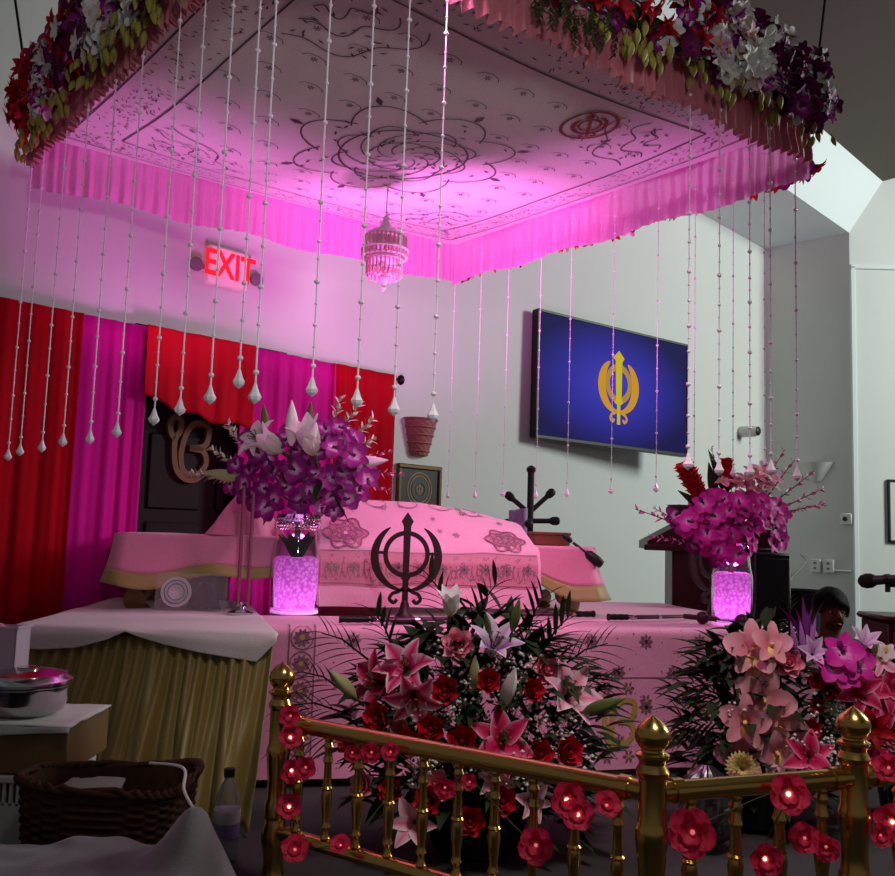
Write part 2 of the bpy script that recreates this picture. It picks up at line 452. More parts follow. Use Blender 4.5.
for s in (-1, 1):
    mb = MB(); mb.tube([tw(t+s*hw, .03, z-.02), tw(t+s*(hw+.03), .03, z-.02)], .012, 6)
    mb.lathe([(.012, -.02), (.035, .0), (.04, .025), (.03, .03)], 14, T=Matrix.Translation(tw(t+s*(hw+.07), .03, z-.02)) @ WN.to_track_quat('Z', 'Y').to_matrix().to_4x4())
    mb.build('lamp_head', mat('lamp_grey', (120, 110, 118), .4), X, world=True)

# ---- wall basket sconce and the framed picture beneath
t, z = wt(418, 437)
mb = MB()
def bas(u, v):
    a = PI*u; r = .135 - .06*v + .004*sin(u*40)*sin(v*40)
    return tw(t - r*cos(a)*1.0, r*sin(a)*.9, z + .12 - .25*v)
mb.grid(bas, 40, 24)
for k in range(5): mb.tube([tw(t-(.137-.013*k)*cos(PI*i/16), (.137-.013*k)*sin(PI*i/16)*.9, z+.12-.055*k) for i in range(17)], .007, 6)
tag(mb.build('wall_sconce', mat('copper_wicker', (150, 86, 84), .5, var=.4, vs=60), ang=None), 'small copper coloured half-basket wall sconce above the framed picture', 'wall sconce')

# khanda emblem outlines, unit height about 2 (y from -1 to 1)
def khanda(mb, T, d=.08, mi=(0, 0, 0), fat=1.0):
    sword = [(0, 1.0), (.13, .80), (.08, .70), (.065, -.30), (.1, -.42), (.0, -.5), (-.1, -.42), (-.065, -.30), (-.08, .70), (-.13, .80)]
    sword = [(x*fat, y) for x, y in sword]
    mb.extrude(sword, -d*.7, d*.7, T, mi[0])
    ring = [(.45*cos(2*PI*i/40), .1+.45*sin(2*PI*i/40)) for i in range(40)]
    mb.strip(ring, .1*fat, -d*.5, d*.5, T, mi[1], closed=True)
    for s in (-1, 1):
        arc = []; ws = []
        for i in range(22):
            k = i/21; a = math.radians(58 - 148*k)          # blade from the tip, down round to the hilt
            rx, ry = .68, .72
            arc.append((s*rx*cos(a)*(1-.0*k) if k < .99 else s*.02, .05+ry*sin(a))); ws.append((.02+.14*sin(PI*min(1, k*1.05)**.8)+.03*k)*fat)
        mb.strip(arc, ws, -d*.6, d*.6, T, mi[2])
        hook = [(s*.04, -.62), (s*.16, -.70), (s*.27, -.74), (s*.33, -.85), (s*.24, -.93), (s*.17, -.86)]
        mb.strip(smooth_path(hook, 4), .075, -d*.6, d*.6, T, mi[2])
        mb.strip([(s*.45, .12), (s*.66, .12)], .06, -d*.4, d*.4, T, mi[2])
    mb.strip([(0, -.42), (0, -1.0)], .13, -d*.6, d*.6, T, mi[0])
tl, zt_ = wt(396, 465); tr, zb_ = wt(438, 508); zt_ = wt(417, 465)[1]; zb_ = wt(417, 514)[1]
PF = thing('picture_frame', 'small dark framed picture with a round emblem, at the curtain end', 'picture', tw((tl+tr)/2, 0, (zt_+zb_)/2))
cxp, czp = (tl+tr)/2, (zt_+zb_)/2
mb = MB(); mb.box(tl+.02, tr-.02, .0, .02, zb_+.02, zt_-.02, T=TW)
mb.build('picture_panel', mat('dark_green_print', (40, 38, 36), .5, var=.3, vs=20), PF, world=True)
mb = MB()
for (xa, xb, za, zz) in ((tl, tr, zt_-.03, zt_), (tl, tr, zb_, zb_+.03), (tl, tl+.03, zb_+.03, zt_-.03), (tr-.03, tr, zb_+.03, zt_-.03)):
    mb.rbox(xa, xb, 0, .035, za, zz, .006, T=TW)
mb.build('frame', mat('dull_gilt_frame', (96, 72, 36), .4, .3), PF, world=True)
mb = MB(); rr = (zt_-zb_)*.34
for k, q in enumerate((1, .8)):
    mb.strip([(rr*q*cos(2*PI*i/36), rr*q*sin(2*PI*i/36)) for i in range(36)], rr*.06, 0, .002, FACE(cxp, .021, czp), 0, closed=True)
mb.strip([(rr*.55*cos(2*PI*i/36), rr*.55*sin(2*PI*i/36)) for i in range(36)], rr*.25, 0, .002, FACE(cxp, .021, czp), 1, closed=True)
khanda(mb, FACE(cxp, .022, czp) @ Matrix.Diagonal((rr*.36, rr*.36, .01, 1)), mi=(0, 0, 0))
mb.build('printed_emblem', [mat('dull_gold_print', (150, 118, 62), .5), mat('teal_print', (52, 58, 60), .5)], PF, smooth=False, world=True)

# ---- television on a swivelling arm
pTL, pTR = P(540, 309, 7.02), P(690, 345, 8.15)
pBL, pBR = P(533, 437, 6.98), P(686, 457, 8.1)
xa = ((pTR-pTL)+(pBR-pBL)).normalized(); ya = ((pTL-pBL)+(pTR-pBR)); ya = (ya-xa*ya.dot(xa)).normalized(); na = xa.cross(ya)
ctr = (pTL+pTR+pBL+pBR)/4; W_ = ((pTR-pTL).length+(pBR-pBL).length)/4; H_ = ((pTL-pBL).length+(pTR-pBR).length)/4
TT = Matrix.Translation(ctr) @ Matrix((xa, ya, na)).transposed().to_4x4()
TV = thing('television', 'large black flat television showing a gold emblem on blue, on a wall arm', 'television', ctr)
mb = MB(); mb.rbox(-W_, W_, -H_, H_, -.07, -.004, .008, T=TT); mb.build('housing', M_black, TV, world=True)
mb = MB()
bz = .022
for (x0, x1, y0, y1) in ((-W_, W_, H_-bz, H_), (-W_, W_, -H_, -H_+bz*1.3), (-W_, -W_+bz, -H_, H_), (W_-bz, W_, -H_, H_)): mb.rbox(x0, x1, y0, y1, -.01, .006, .003, T=TT)
mb.build('bezel', M_black, TV, world=True)
m, n, l, b = nt('blue_screen_picture')
uv = n.new('ShaderNodeUVMap'); mp = n.new('ShaderNodeMapping'); mp.inputs['Location'].default_value = (-.47, -.5, 0); l.new(uv.outputs[0], mp.inputs[0])
ln = n.new('ShaderNodeVectorMath'); ln.operation = 'LENGTH'; l.new(mp.outputs[0], ln.inputs[0])
cr_ = n.new('ShaderNodeValToRGB'); cr_.color_ramp.elements[0].color = lin((64, 62, 196)); cr_.color_ramp.elements[1].color = lin((22, 18, 78)); cr_.color_ramp.elements[1].position = .56
e = cr_.color_ramp.elements.new(.3); e.color = lin((44, 40, 158))
l.new(ln.outputs['Value'], cr_.inputs[0]); l.new(cr_.outputs[0], b.inputs['Emission Color']); b.inputs['Emission Strength'].default_value = .8
b.inputs['Base Color'].default_value = (.003, .003, .01, 1); b.inputs['Roughness'].default_value = .5; b.inputs['Specular IOR Level'].default_value = .03
mb = MB(); mb.grid(lambda u, v: TT @ V((-W_+.02+(2*W_-.04)*u, -H_+.025+(2*H_-.045)*v, 0)), 2, 2); mb.build('screen', m, TV, smooth=False, world=True)
mb = MB(); kx = (615-540)/150*2-1
ks = H_*.58
TK = TT @ Matrix.Translation((kx*W_+.01, .0, .003)) @ Matrix.Diagonal((ks*1.02, ks*1.06, .01, 1))
khanda(mb, TK, mi=(0, 1, 2), fat=1.7)
M_tvy = mat('screen_yellow', (0, 0, 0), .6, spec=0, emit=(206, 184, 40), es=.9); M_tvo = mat('screen_violet', (0, 0, 0), .6, spec=0, emit=(176, 140, 60), es=.9); M_tvg = mat('screen_orange', (0, 0, 0), .6, spec=0, emit=(206, 150, 40), es=.9)
mb.build('screen_emblem', [M_tvy, M_tvo, M_tvg], TV, smooth=False, world=True)
mb = MB(); mb.tube([ctr-na*.07, ctr-na*.2+V((.1, .1, 0)), onplane(615, 385, W0, WN)], .03, 8); mb.build('wall_arm', M_blackmetal, TV, world=True)

# ---- fittings on the far walls
p = onwall(740, 432, .0); SCam = thing('security_camera', 'small white bullet security camera on the far wall', 'security camera', p)
mb = MB(); mb.lathe([(.05, 0), (.06, .02), (.06, .16), (.05, .2)], 18, T=Matrix.Translation(p) @ (WN+V((.3, -.3, 0))).to_track_quat('Z', 'Y').to_matrix().to_4x4()); mb.build('camera_body', M_white_pl, SCam, world=True)
mb = MB(); mb.lathe([(.045, .2), (.05, .21), (.03, .225)], 18, T=Matrix.Translation(p) @ (WN+V((.3, -.3, 0))).to_track_quat('Z', 'Y').to_matrix().to_4x4()); mb.build('lens', M_black, SCam, world=True)
t, z = onend(817, 472)
SC_ = thing('wall_lamp', 'white fan-shaped uplighter on the shaded end wall', 'wall lamp', TE @ V((t, 0, z)))
mb = MB(); mb.grid(lambda u, v: TE @ V((t - (.05+.13*v)*cos(PI*u), (.05+.09*v)*sin(PI*u), z-.1+.2*v)), 20, 6); mb.grid(lambda u, v: TE @ V((t - .05*v*cos(PI*u), .05*v*sin(PI*u), z-.1)), 20, 2)
o = mb.build('shade', mat('frosted_shade', (196, 194, 190), .4), SC_, ang=None, world=True)
mb = MB(); mb.rbox(t-.03, t+.03, 0, .012, z-.08, z+.06, .003, T=TE); mb.build('back_plate', M_white_pl, SC_, world=True)
t, z = onend(847, 519)
TH = thing('thermostat', 'small square white thermostat near the wall edge', 'thermostat', TE @ V((t, 0, z)))
mb = MB(); mb.rbox(t-.06, t+.06, 0, .03, z-.06, z+.06, .01, T=TE); mb.build('cover', M_white_pl, TH, world=True)
mb = MB(); mb.lathe([(.025, .0), (.02, .012)], 16, T=TE @ Matrix.Translation((t-.01, .03, z)) @ Matrix.Rotation(-PI/2, 4, 'X')); mb.build('dial', M_black, TH, world=True)
t, z = onend(822, 565)
SO = thing('socket_box', 'pair of white surface socket boxes with a conduit, below the thermostat', 'socket', TE @ V((t, 0, z)))
for dx in (-.06, .08):
    mb = MB(); mb.rbox(t+dx-.055, t+dx+.055, 0, .04, z-.08, z+.06, .006, T=TE); f = mb.build('box', M_white_pl, SO, world=True)
    for dz in (-.035, .02):
        mb = MB(); mb.rbox(t+dx-.016, t+dx+.016, .038, .042, z+dz-.012, z+dz+.012, .002, T=TE); mb.build('outlet', mat('outlet_grey', (120, 118, 116)), f)
mb = MB(); mb.tube([TE @ V((t+.13, .012, z-.05)), TE @ V((.93, .012, z-.05))], .012, 6); mb.build('conduit', M_white_pl, SO, world=True)
t, z = onright(893, 511)
RP = thing('framed_notice', 'white notice in a thin black frame on the right edge wall', 'picture', TR @ V((t, 0, z)))
hz_ = (onright(889, 480)[1]-onright(889, 543)[1])/2; xl = onright(887, 511)[0]
mb = MB(); mb.box(xl, xl+.5, 0, .02, z-hz_, z+hz_, T=TR); mb.build('sheet', mat('pale_paper', (206, 204, 198), .6), RP, world=True)
mb = MB()
for (xa_, xb_, za, zb) in ((xl, xl+.5, z+hz_-.025, z+hz_), (xl, xl+.5, z-hz_, z-hz_+.025), (xl, xl+.025, z-hz_, z+hz_), (xl+.475, xl+.5, z-hz_, z+hz_)): mb.rbox(xa_, xb_, 0, .035, za, zb, .005, T=TR)
mb.build('frame', M_black, RP, world=True)
# ------------------------------------------------------------------ flower parts (meshes shared by many blossoms)
def petal(mb, L, W, a0, curl, phi, mi=0, r0=.0, z0=0, cup=.0, ruffle=0, pw=.8, nu=4, nv=7, twist=0, tip=1.0):
    """a petal growing outward: a0 angle from the axis, curl how far it bends back"""
    pts = []; r, z, a = r0, z0, a0
    for i in range(nv+1):
        pts.append((r, z, a)); ds = L/nv
        a = a0 + curl*((i+.5)/nv)
        r += sin(a)*ds; z += cos(a)*ds
    cp, sp = cos(phi), sin(phi)
    def f(u, v):
        i = min(int(v*nv+1e-6), nv); r, z, a = pts[i]
        w = W*max(.03, sin(PI*min(1, (v*.93+.04)**pw))**tip)
        s = (u-.5)*2
        nx, nz = -cos(a), sin(a)                    # inner normal
        lift = cup*w*s*s + ruffle*sin(v*17+s*3+phi*5)*abs(s)
        rr, zz = r+nx*lift, z+nz*lift
        y = s*w + twist*v*w
        return (rr*cp - y*sp, rr*sp + y*cp, zz)
    mb.grid(f, nu, nv, mi)
def lily_mesh(name, mats, a0=.35, curl=1.5, W=.22, stamens=True):
    mb = MB()
    for k in range(6):
        petal(mb, 1, W*(1.15 if k % 2 else .95), a0+R(-.06, .06), curl*R(.85, 1.15), k*PI/3+R(-.06, .06), 0, .04, cup=.35, ruffle=.012)
    mb.tube([(0, 0, -.35), (0, 0, .05)], [.03, .06], 6, 2)
    return mb.mesh(name, mats+[M_stem], ang=None)
def stamen_mesh(name='stamens'):
    mb = MB()
    for k in range(6):
        a = k*PI/3+.4
        p = [(.02*cos(a), .02*sin(a), .1), (.07*cos(a), .07*sin(a), .4), (.17*cos(a), .17*sin(a), .62)]
        mb.tube(p, .012, 5, 0); x, y, z = p[-1]
        mb.tube([(x-.05*sin(a), y+.05*cos(a), z), (x, y, z+.012), (x+.05*sin(a), y-.05*cos(a), z)], [.01, .022, .01], 5, 1)
    mb.tube([(0, 0, .1), (.01, 0, .7)], .016, 5, 0)
    return mb.mesh(name, [M_stem, M_rust], ang=None)
def bud_mesh(name, m, W=.14):
    mb = MB()
    mb.grid(lambda u, v: ((W*max(.06, sin(PI*(v*.94+.03)**.8))*(1+.12*cos(3*2*PI*u)))*cos(2*PI*u), (W*max(.06, sin(PI*(v*.94+.03)**.8))*(1+.12*cos(3*2*PI*u)))*sin(2*PI*u), v), 18, 10)
    mb.tube([(0, 0, -.3), (0, 0, .04)], .03, 6, 1)
    return mb.mesh(name, [m, M_stem], ang=None)
def rose_mesh(name, m, open_=1.0):
    mb = MB()
    for (n, L, W, a0, cu, r0, z0) in ((3, .55, .24, -.25, .5, .05, .12), (4, .62, .30, -.05, .55, .11, .08), (5, .68, .36, .18, .7*open_, .16, .04), (6, .72, .40, .42, 1.0*open_, .2, .0)):
        ph = R(0, 6)
        for k in range(n): petal(mb, L, W, a0, cu, ph+k*2*PI/n, 0, r0, z0, cup=.45, ruffle=.015, pw=.62, nu=5, nv=6, tip=.55)
    mb.lathe([(.03, .1), (.12, .15), (.15, .35), (.1, .6), (.03, .66)], 10, 0)
    mb.tube([(0, 0, -.5), (0, 0, .05)], [.03, .05], 6, 1)
    for k in range(5): petal(mb, .45, .08, 1.2, .9, k*1.257, 1, .05, .02)
    return mb.mesh(name, [m, M_stem], ang=None)
def orchid_mesh(name, m, lip, W=.3):
    mb = MB()
    for k, (L, w) in enumerate(((1, .3), (.95, .46), (.9, .3), (.9, .3), (.95, .46))):
        petal(mb, L, w*W/.3, 1.05, .55+R(-.1, .2), PI/2+k*2*PI/5, 0, .03, .0, cup=.18, ruffle=.03, pw=1.05, tip=.65)
    petal(mb, .55, .25, .75, 1.1, -PI/2+.0, 1, .05, .05, cup=-.5, ruffle=.03, pw=.6)
    mb.lathe([(.02, .0), (.09, .08), (.08, .25), (.03, .33)], 8, 1)
    mb.tube([(0, 0, -.5), (0, 0, .03)], .03, 5, 2)
    return mb.mesh(name, [m, lip, M_stem], ang=None)
def spray_mesh(name, m, n=16, L=1.0, leaf=.16, W=.045):
    mb = MB()
    mb.tube([(.05*sin(2.0*i/8), 0, L*i/8) for i in range(9)], [.014*(1-.08*i) for i in range(9)], 5, 1)
    for k in range(n):
        z = L*(.2+.8*k/n); a = k*2.4
        b = MB(); petal(b, leaf*R(.8, 1.2), W, .7, .5, 0, 0, nv=4, nu=2)
        mb.merge(b, Matrix.Translation((.05*sin(2.0*z/L), 0, z)) @ Matrix.Rotation(a, 4, 'Z'))
    return mb.mesh(name, [m, M_stem], ang=None)
def blade_leaf(mb, p, d, L, W, mi=0, droop=.5, up=V((0, 0, 1))):
    d = V(d).normalized(); side = d.cross(up)
    if side.length < .05: side = V((1, 0, 0))
    side.normalize(); n = side.cross(d)
    def f(u, v):
        w = W*max(.04, sin(PI*(v*.95+.03)**.7)); s = (u-.5)*2
        return V(p) + d*(L*v) - up*(droop*L*v*v) + side*(s*w) + n*(abs(s)*w*.3)
    mb.grid(f, 2, 7, mi)
WHITE = (236, 228, 226)
P_white = petal_mat('white_lily_petal', [(0, (200, 208, 160)), (.25, (236, 232, 222)), (1, (244, 240, 240))])
P_star = petal_mat('pink_striped_lily_petal', [(0, (196, 20, 90)), (.35, (228, 84, 140)), (.75, (244, 170, 196)), (1, (250, 226, 234))], across=True)
P_hot = petal_mat('deep_pink_lily_petal', [(0, (190, 8, 70)), (.5, (224, 40, 110)), (.85, (240, 120, 160)), (1, (248, 190, 210))], across=True)
P_pale = petal_mat('pale_pink_lily_petal', [(0, (232, 120, 160)), (.4, (240, 176, 196)), (1, (246, 222, 230))], across=True)
P_lav = petal_mat('lavender_lily_petal', [(0, (206, 150, 206)), (.4, (226, 196, 226)), (1, (240, 232, 240))], across=True)
P_red = petal_mat('red_rose_petal', [(0, (110, 2, 16)), (1, (206, 14, 42))], tl=.05)
P_redf = petal_mat('scarlet_petal', [(0, (140, 4, 20)), (1, (216, 18, 40))])
P_pink = petal_mat('pink_rose_petal', [(0, (222, 70, 110)), (.6, (240, 120, 150)), (1, (248, 170, 188))])
P_purple = petal_mat('purple_orchid_petal', [(0, (255, 236, 250)), (.22, (236, 176, 226)), (.42, (170, 34, 146)), (1, (112, 10, 100))])
P_dkpur = petal_mat('maroon_orchid_petal', [(0, (150, 50, 110)), (.4, (110, 14, 76)), (1, (84, 8, 62))])
P_mag = petal_mat('magenta_orchid_petal', [(0, (255, 236, 250)), (.2, (250, 150, 225)), (.42, (232, 50, 184)), (1, (206, 20, 152))])
P_cym = petal_mat('cymbidium_petal', [(0, (226, 120, 140)), (.4, (240, 156, 170)), (1, (246, 186, 192))])
P_silk = petal_mat('hot_pink_silk_petal', [(0, (255, 190, 180)), (.3, (238, 70, 104)), (1, (216, 26, 78))], tl=.35)
P_ginger = petal_mat('red_ginger_bract', [(0, (130, 0, 20)), (1, (226, 24, 50))])
P_budw = mat('white_bud', (240, 234, 232), .5)
P_budg = mat('green_white_bud', (170, 168, 120), .5, var=.15, vs=12)
P_budgr = mat('green_bud', (96, 112, 56), .5)
P_ygr = mat('yellow_green_bud', (150, 140, 60), .5)
P_lip = mat('orchid_lip_violet', (110, 10, 90), .5)
P_lipw = mat('orchid_lip_cream', (236, 200, 120), .5)
me_lilyW = lily_mesh('lily', [P_white, M_yellow]); me_star = lily_mesh('lily', [P_star, M_yellow], .3, 1.5, .26)
me_hot = lily_mesh('lily', [P_hot, M_yellow], .45, 1.4, .25); me_pale = lily_mesh('lily', [P_pale, M_yellow], .3, 1.3, .22)
me_lav = lily_mesh('lily', [P_lav, M_yellow], .25, 1.0, .2); me_half = lily_mesh('lily', [P_white, M_yellow], .14, .55, .24)
me_redL = lily_mesh('lily', [P_redf, M_yellow], .5, 1.2, .22)
me_stamen = stamen_mesh()
me_budW = bud_mesh('lily_bud', P_budw); me_budG = bud_mesh('lily_bud', P_budg, .15); me_budGr = bud_mesh('lily_bud', P_budgr, .13); me_budY = bud_mesh('flower_bud', P_ygr, .2)
me_roseR = rose_mesh('rose', P_red, .55); me_roseP = rose_mesh('rose', P_pink, 1.0)
me_orP = orchid_mesh('orchid', P_purple, P_lip); me_orD = orchid_mesh('orchid', P_dkpur, P_lip); me_orM = orchid_mesh('orchid', P_mag, P_lip)
me_orC = orchid_mesh('orchid', P_cym, P_lipw, .26); me_orW = orchid_mesh('orchid', P_white, P_lipw); me_orPk = orchid_mesh('orchid', P_pale, P_lipw, .2)
me_sprW = spray_mesh('leaf_spray', mat('pale_green_leaflet', (206, 206, 184), .5), 22, 1, .17, .04)
me_sprG = spray_mesh('leaf_spray', M_leaf2, 18, 1, .2, .05)
me_sprP = spray_mesh('bud_sprig', mat('pink_bud', (222, 120, 170), .5), 14, 1, .12, .03)
me_sprD = spray_mesh('leaf_spray', M_leaf, 18, 1, .24, .06)
mb = MB(); blade_leaf(mb, (0, 0, 0), (0, 0, 1), 1, .13, 0, .0, V((0, 1, 0))); me_leaf = mb.mesh('leaf', M_leaf, ang=None)
mb = MB(); blade_leaf(mb, (0, 0, 0), (0, 0, 1), 1, .13, 0, .0, V((0, 1, 0))); me_leaf2 = mb.mesh('leaf', M_leaf2, ang=None)
def ginger_mesh():
    mb = MB()
    for j in range(9):
        for k in range(5):
            b = MB(); petal(b, .30, .17, .3+.02*j, .5, 0, 0, .1*sin(PI*(j+2)/12), 0, cup=.4, nu=2, nv=4)
            mb.merge(b, Matrix.Translation((0, 0, .1+j*.1)) @ Matrix.Rotation(k*1.257+j*.63, 4, 'Z'))
    mb.tube([(0, 0, -.9), (0, 0, .2)], .05, 6, 1)
    return mb.mesh('ginger_flower', [P_ginger, M_stem], ang=None)
me_ginger = ginger_mesh()
def tocam(p, k=.0, side=0, up=0):        # a direction facing out of the arrangement, towards the front
    d = V((-p[0], -p[1], 1.0-p[2])); d.normalize(); return d + V((side, 0, up)) + V((R(-k, k), R(-k, k), R(-k, k)))
# ------------------------------------------------------------------ canopy
ZT = 2.75
cF, cL, cR = V((0, 5.43, 0)), V((-1.96, 4.0, 0)), V((1.49, 3.64, 0))
ea, eb = cL-cF, cR-cF
cN = cF+ea+eb
def cxy(a, b): return cF + ea*a + eb*b
def csurf(a, b, off=0):
    q = max(0, a*(1-a))*max(0, b*(1-b))*16
    z = ZT - .13*q**.8 - .012*sin(a*9+b*4)*q - .015*sin(b*11-a*3)*q - .03*math.exp(-((a-.72)**2+(b-.3)**2)/.01) - off
    p = cxy(a, b); return V((p.x, p.y, z))
Lsd = ea.length
CAN = thing('canopy', 'square pink and cream embroidered cloth canopy hung over the stage', 'canopy', (cxy(.5, .5).x, cxy(.5, .5).y, ZT))
mb = MB(); mb.grid(lambda u, v: csurf(u, v), 40, 40)
# embroidery: ribbons and little leaves lying on the underside
def rib(pts, w, mi=1, off=.004, closed=False):
    n = len(pts); vs = []; fs = []
    for i, (a, b) in enumerate(pts):
        p0 = V(pts[i-1] if (i or closed) else pts[0]); p1 = V(pts[(i+1) % n] if (i < n-1 or closed) else pts[-1])
        t = p1-p0; t = t.normalized() if t.length > 1e-9 else V((1, 0))
        nx, ny = -t.y*w/2/Lsd, t.x*w/2/Lsd
        vs += [csurf(a+nx, b+ny, off), csurf(a-nx, b-ny, off)]
    for i in range(n if closed else n-1):
        j = (i+1) % n; fs.append((2*i, 2*i+1, 2*j+1, 2*j))
    mb.add(vs, fs, mi)
def lf(a, b, ang, L, w, mi=1, off=.004):
    L /= Lsd; w /= Lsd; c, s = cos(ang), sin(ang)
    q = [(0, 0), (L*.5, w/2), (L, 0), (L*.5, -w/2)]
    mb.add([csurf(a+x*c-y*s, b+x*s+y*c, off) for x, y in q], [(0, 1, 2, 3)], mi)
def line(a0, b0, a1, b1, n=24): return [(a0+(a1-a0)*i/n, b0+(b1-b0)*i/n) for i in range(n+1)]
for d in (.045, .125):
    for s in (line(d, d, 1-d, d), line(d, 1-d, 1-d, 1-d), line(d, d, d, 1-d), line(1-d, d, 1-d, 1-d)): rib(s, .008)
rs = random.Random(4)
for k in range(230):                              # scrollwork in the border band
    s = rs.random()*.9+.05; d = rs.uniform(.055, .115)
    for (a, b) in ((s, d), (s, 1-d), (d, s), (1-d, s)): lf(a, b, rs.uniform(0, 6.3), rs.uniform(.015, .035), .007)
for i in range(10):                               # small sprigs over the field
    for j in range(10):
        a, b = .18+.64*i/9+(.035 if j % 2 else 0), .18+.64*j/9
        if (a-.5)**2+(b-.5)**2 < .036: continue
        for k in range(6): lf(a, b, k*1.047+.3, .018, .006)
        rib([(a+.02*cos(x), b+.012*sin(x)) for x in (0, .8, 1.6, 2.4, 3.1)], .0035)
for k in range(8):                                # centre medallion
    A = k*PI/4
    for (r0, rw) in ((.15, .05), (.10, .03)):
        rib([(.5+(r0+rw*sin(x))*cos(A+(x-PI/2)*.28), .5+(r0+rw*sin(x))*sin(A+(x-PI/2)*.28)) for x in [PI*i/12 for i in range(13)]], .007)
    rib([(.5+(.02+.022*t)*cos(A+t*.5), .5+(.02+.022*t)*sin(A+t*.5)) for t in [i*.4 for i in range(11)]], .006)
    for q in range(9): lf(.5+rs.uniform(.03, .19)*cos(A+rs.uniform(-.4, .4)), .5+rs.uniform(.03, .19)*sin(A+rs.uniform(-.4, .4)), rs.uniform(0, 6.3), .04, .011)
    lf(.5+.2*cos(A), .5+.2*sin(A), A, .07, .03)
rib([(.5+.115*cos(x*PI/24), .5+.115*sin(x*PI/24)) for x in range(48)], .009, closed=True)
rib([(.5+.065*cos(x*PI/24), .5+.065*sin(x*PI/24)) for x in range(48)], .007, closed=True)
for (ca, cb) in ((.15, .15), (.85, .15), (.15, .85), (.85, .85)):
    sa, sb = (1 if ca < .5 else -1), (1 if cb < .5 else -1)
    for r0 in (.06, .1, .15): rib([(ca+sa*(r0+.012*sin(x*8))*cos(x), cb+sb*(r0+.012*sin(x*8))*sin(x)) for x in [PI/2*i/20 for i in range(21)]], .006)
    for q in range(26): lf(ca+sa*rs.uniform(0, .14), cb+sb*rs.uniform(0, .14), rs.uniform(0, 6.3), .035, .009)
# red emblem sewn near the side
ka, kb = .335, .80
up_ = V((.62, .78)); si_ = V((.78, -.62))
tmp = MB(); khanda(tmp, Matrix())
s_ = .1/Lsd
def onc(p): x, y = -p.x*s_, p.y*s_; return csurf(ka+si_.x*x+up_.x*y, kb+si_.y*x+up_.y*y, .006+.002*(p.z > 0))
mb.add([onc(p) for p in tmp.v], tmp.f, 2)
rib([(ka+1.15*s_*cos(x*PI/20), kb+1.15*s_*sin(x*PI/20)) for x in range(40)], .014, 2, .006, True)
mb.build('ceiling_cloth', [M_canopy, M_emb, M_emb_red], CAN, ang=None, world=True)
def frill(p0, p1, h, m, seed, out, nf=46, name='frill'):
    d = (p1-p0); L = d.length; d = d.normalized(); n = V((d.y, -d.x, 0))*out
    def f(u, v):
        ph = u*nf*2*PI+seed+1.5*sin(u*11+seed)
        o = .003+.016*(.3+.7*v)*(sin(ph)+.4*sin(ph*1.7+2)) + .01*noise.noise(V((u*8, v*2, seed)))
        return p0 + d*(L*u) + n*o + V((0, 0, ZT+.02 - (h+.012*sin(u*23+seed)+.006*sin(ph))*v))
    mb = MB(); mb.grid(f, nf*9, 7); return mb.build(name, m, CAN, ang=None, world=True)
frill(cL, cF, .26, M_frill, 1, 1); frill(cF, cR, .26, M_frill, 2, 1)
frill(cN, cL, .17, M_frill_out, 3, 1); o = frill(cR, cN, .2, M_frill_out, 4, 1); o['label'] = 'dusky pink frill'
for (p, q) in ((cL, cF), (cF, cR), (cR, cN), (cN, cL)):
    mb = MB(); mb.tube([p+V((0, 0, ZT+.03)), q+V((0, 0, ZT+.03))], .014, 8); mb.build('edge_pole', M_white_pl, CAN, world=True)
for (p, q) in ((cR, V((.35, .25, 2.2))), (cL, V((-.25, -.25, 1.6))), (cF, V((0, .1, 1.6))), (cN, V((0, -.3, 2.0)))):
    mb = MB(); a_ = p+V((0, 0, ZT+.03)); mb.tube([a_, a_+q], .006, 6); mb.build('suspension_wire', M_blackmetal, CAN, world=True)

# ---- garlands of silk flowers along the edges
def garland(label, p0, p1, out, zones, n, f0, f1, seed, zr=(-.16, .16), big=1.0, grp=None):
    rr = random.Random(seed)
    d = (p1-p0); nrm = V((d.y, -d.x, 0)).normalized()*out
    g = thing('flower_garland', label, 'garland', p0+d*.5+V((0, 0, ZT)), group='flower garlands along the canopy edges')
    mb = MB()
    mb.tube([p0+d*(f0+(f1-f0)*i/12)+nrm*.045+V((0, 0, ZT+.03+.02*sin(i*2))) for i in range(13)], .035, 8); mb.build('foliage_rope', M_leaf, g, world=True)
    cnt = {}
    for k in range(n):
        s = f0+(f1-f0)*(k+rr.random())/n
        zn = [z for z in zones if z[0] <= s <= z[1]] or [zones[-1]]
        z_ = rr.choice(zn); kinds = z_[2]
        nm, me, sc_ = rr.choice(kinds)
        h = rr.uniform(*zr)
        if nm == 'flower_bud' or nm == 'leaf_spray': h = zr[0]-rr.uniform(-.03, .07 if zr[1] > 0 else .0)
        pos = p0+d*s+nrm*(.03+.09*rr.random()*(1-abs(h)*2))+V((0, 0, ZT+h+.03))
        dr = nrm*rr.uniform(.5, 1)+V((rr.uniform(-.5, .5), rr.uniform(-.5, .5), rr.uniform(-.55, .45)))
        if nm in ('flower_bud', 'leaf_spray'): dr = V((rr.uniform(-.3, .3), rr.uniform(-.3, .3), -1))
        if cnt.get(nm, 0) >= 99: continue
        cnt[nm] = cnt.get(nm, 0)+1
        put(nm, me, pos, g, dr, rr.uniform(0, 6), sc_*big*rr.uniform(.85, 1.2))
    return g
kR = ('red_lily', me_redL, .066); kW = ('white_orchid', me_orW, .056); kW2 = ('white_lily', me_lilyW, .066); kP = ('purple_orchid', me_orP, .056); kD = ('maroon_orchid', me_orD, .058)
kB = ('flower_bud', me_budY, .06); kS = ('leaf_spray', me_sprG, .1); kPk = ('pink_orchid', me_orPk, .055)
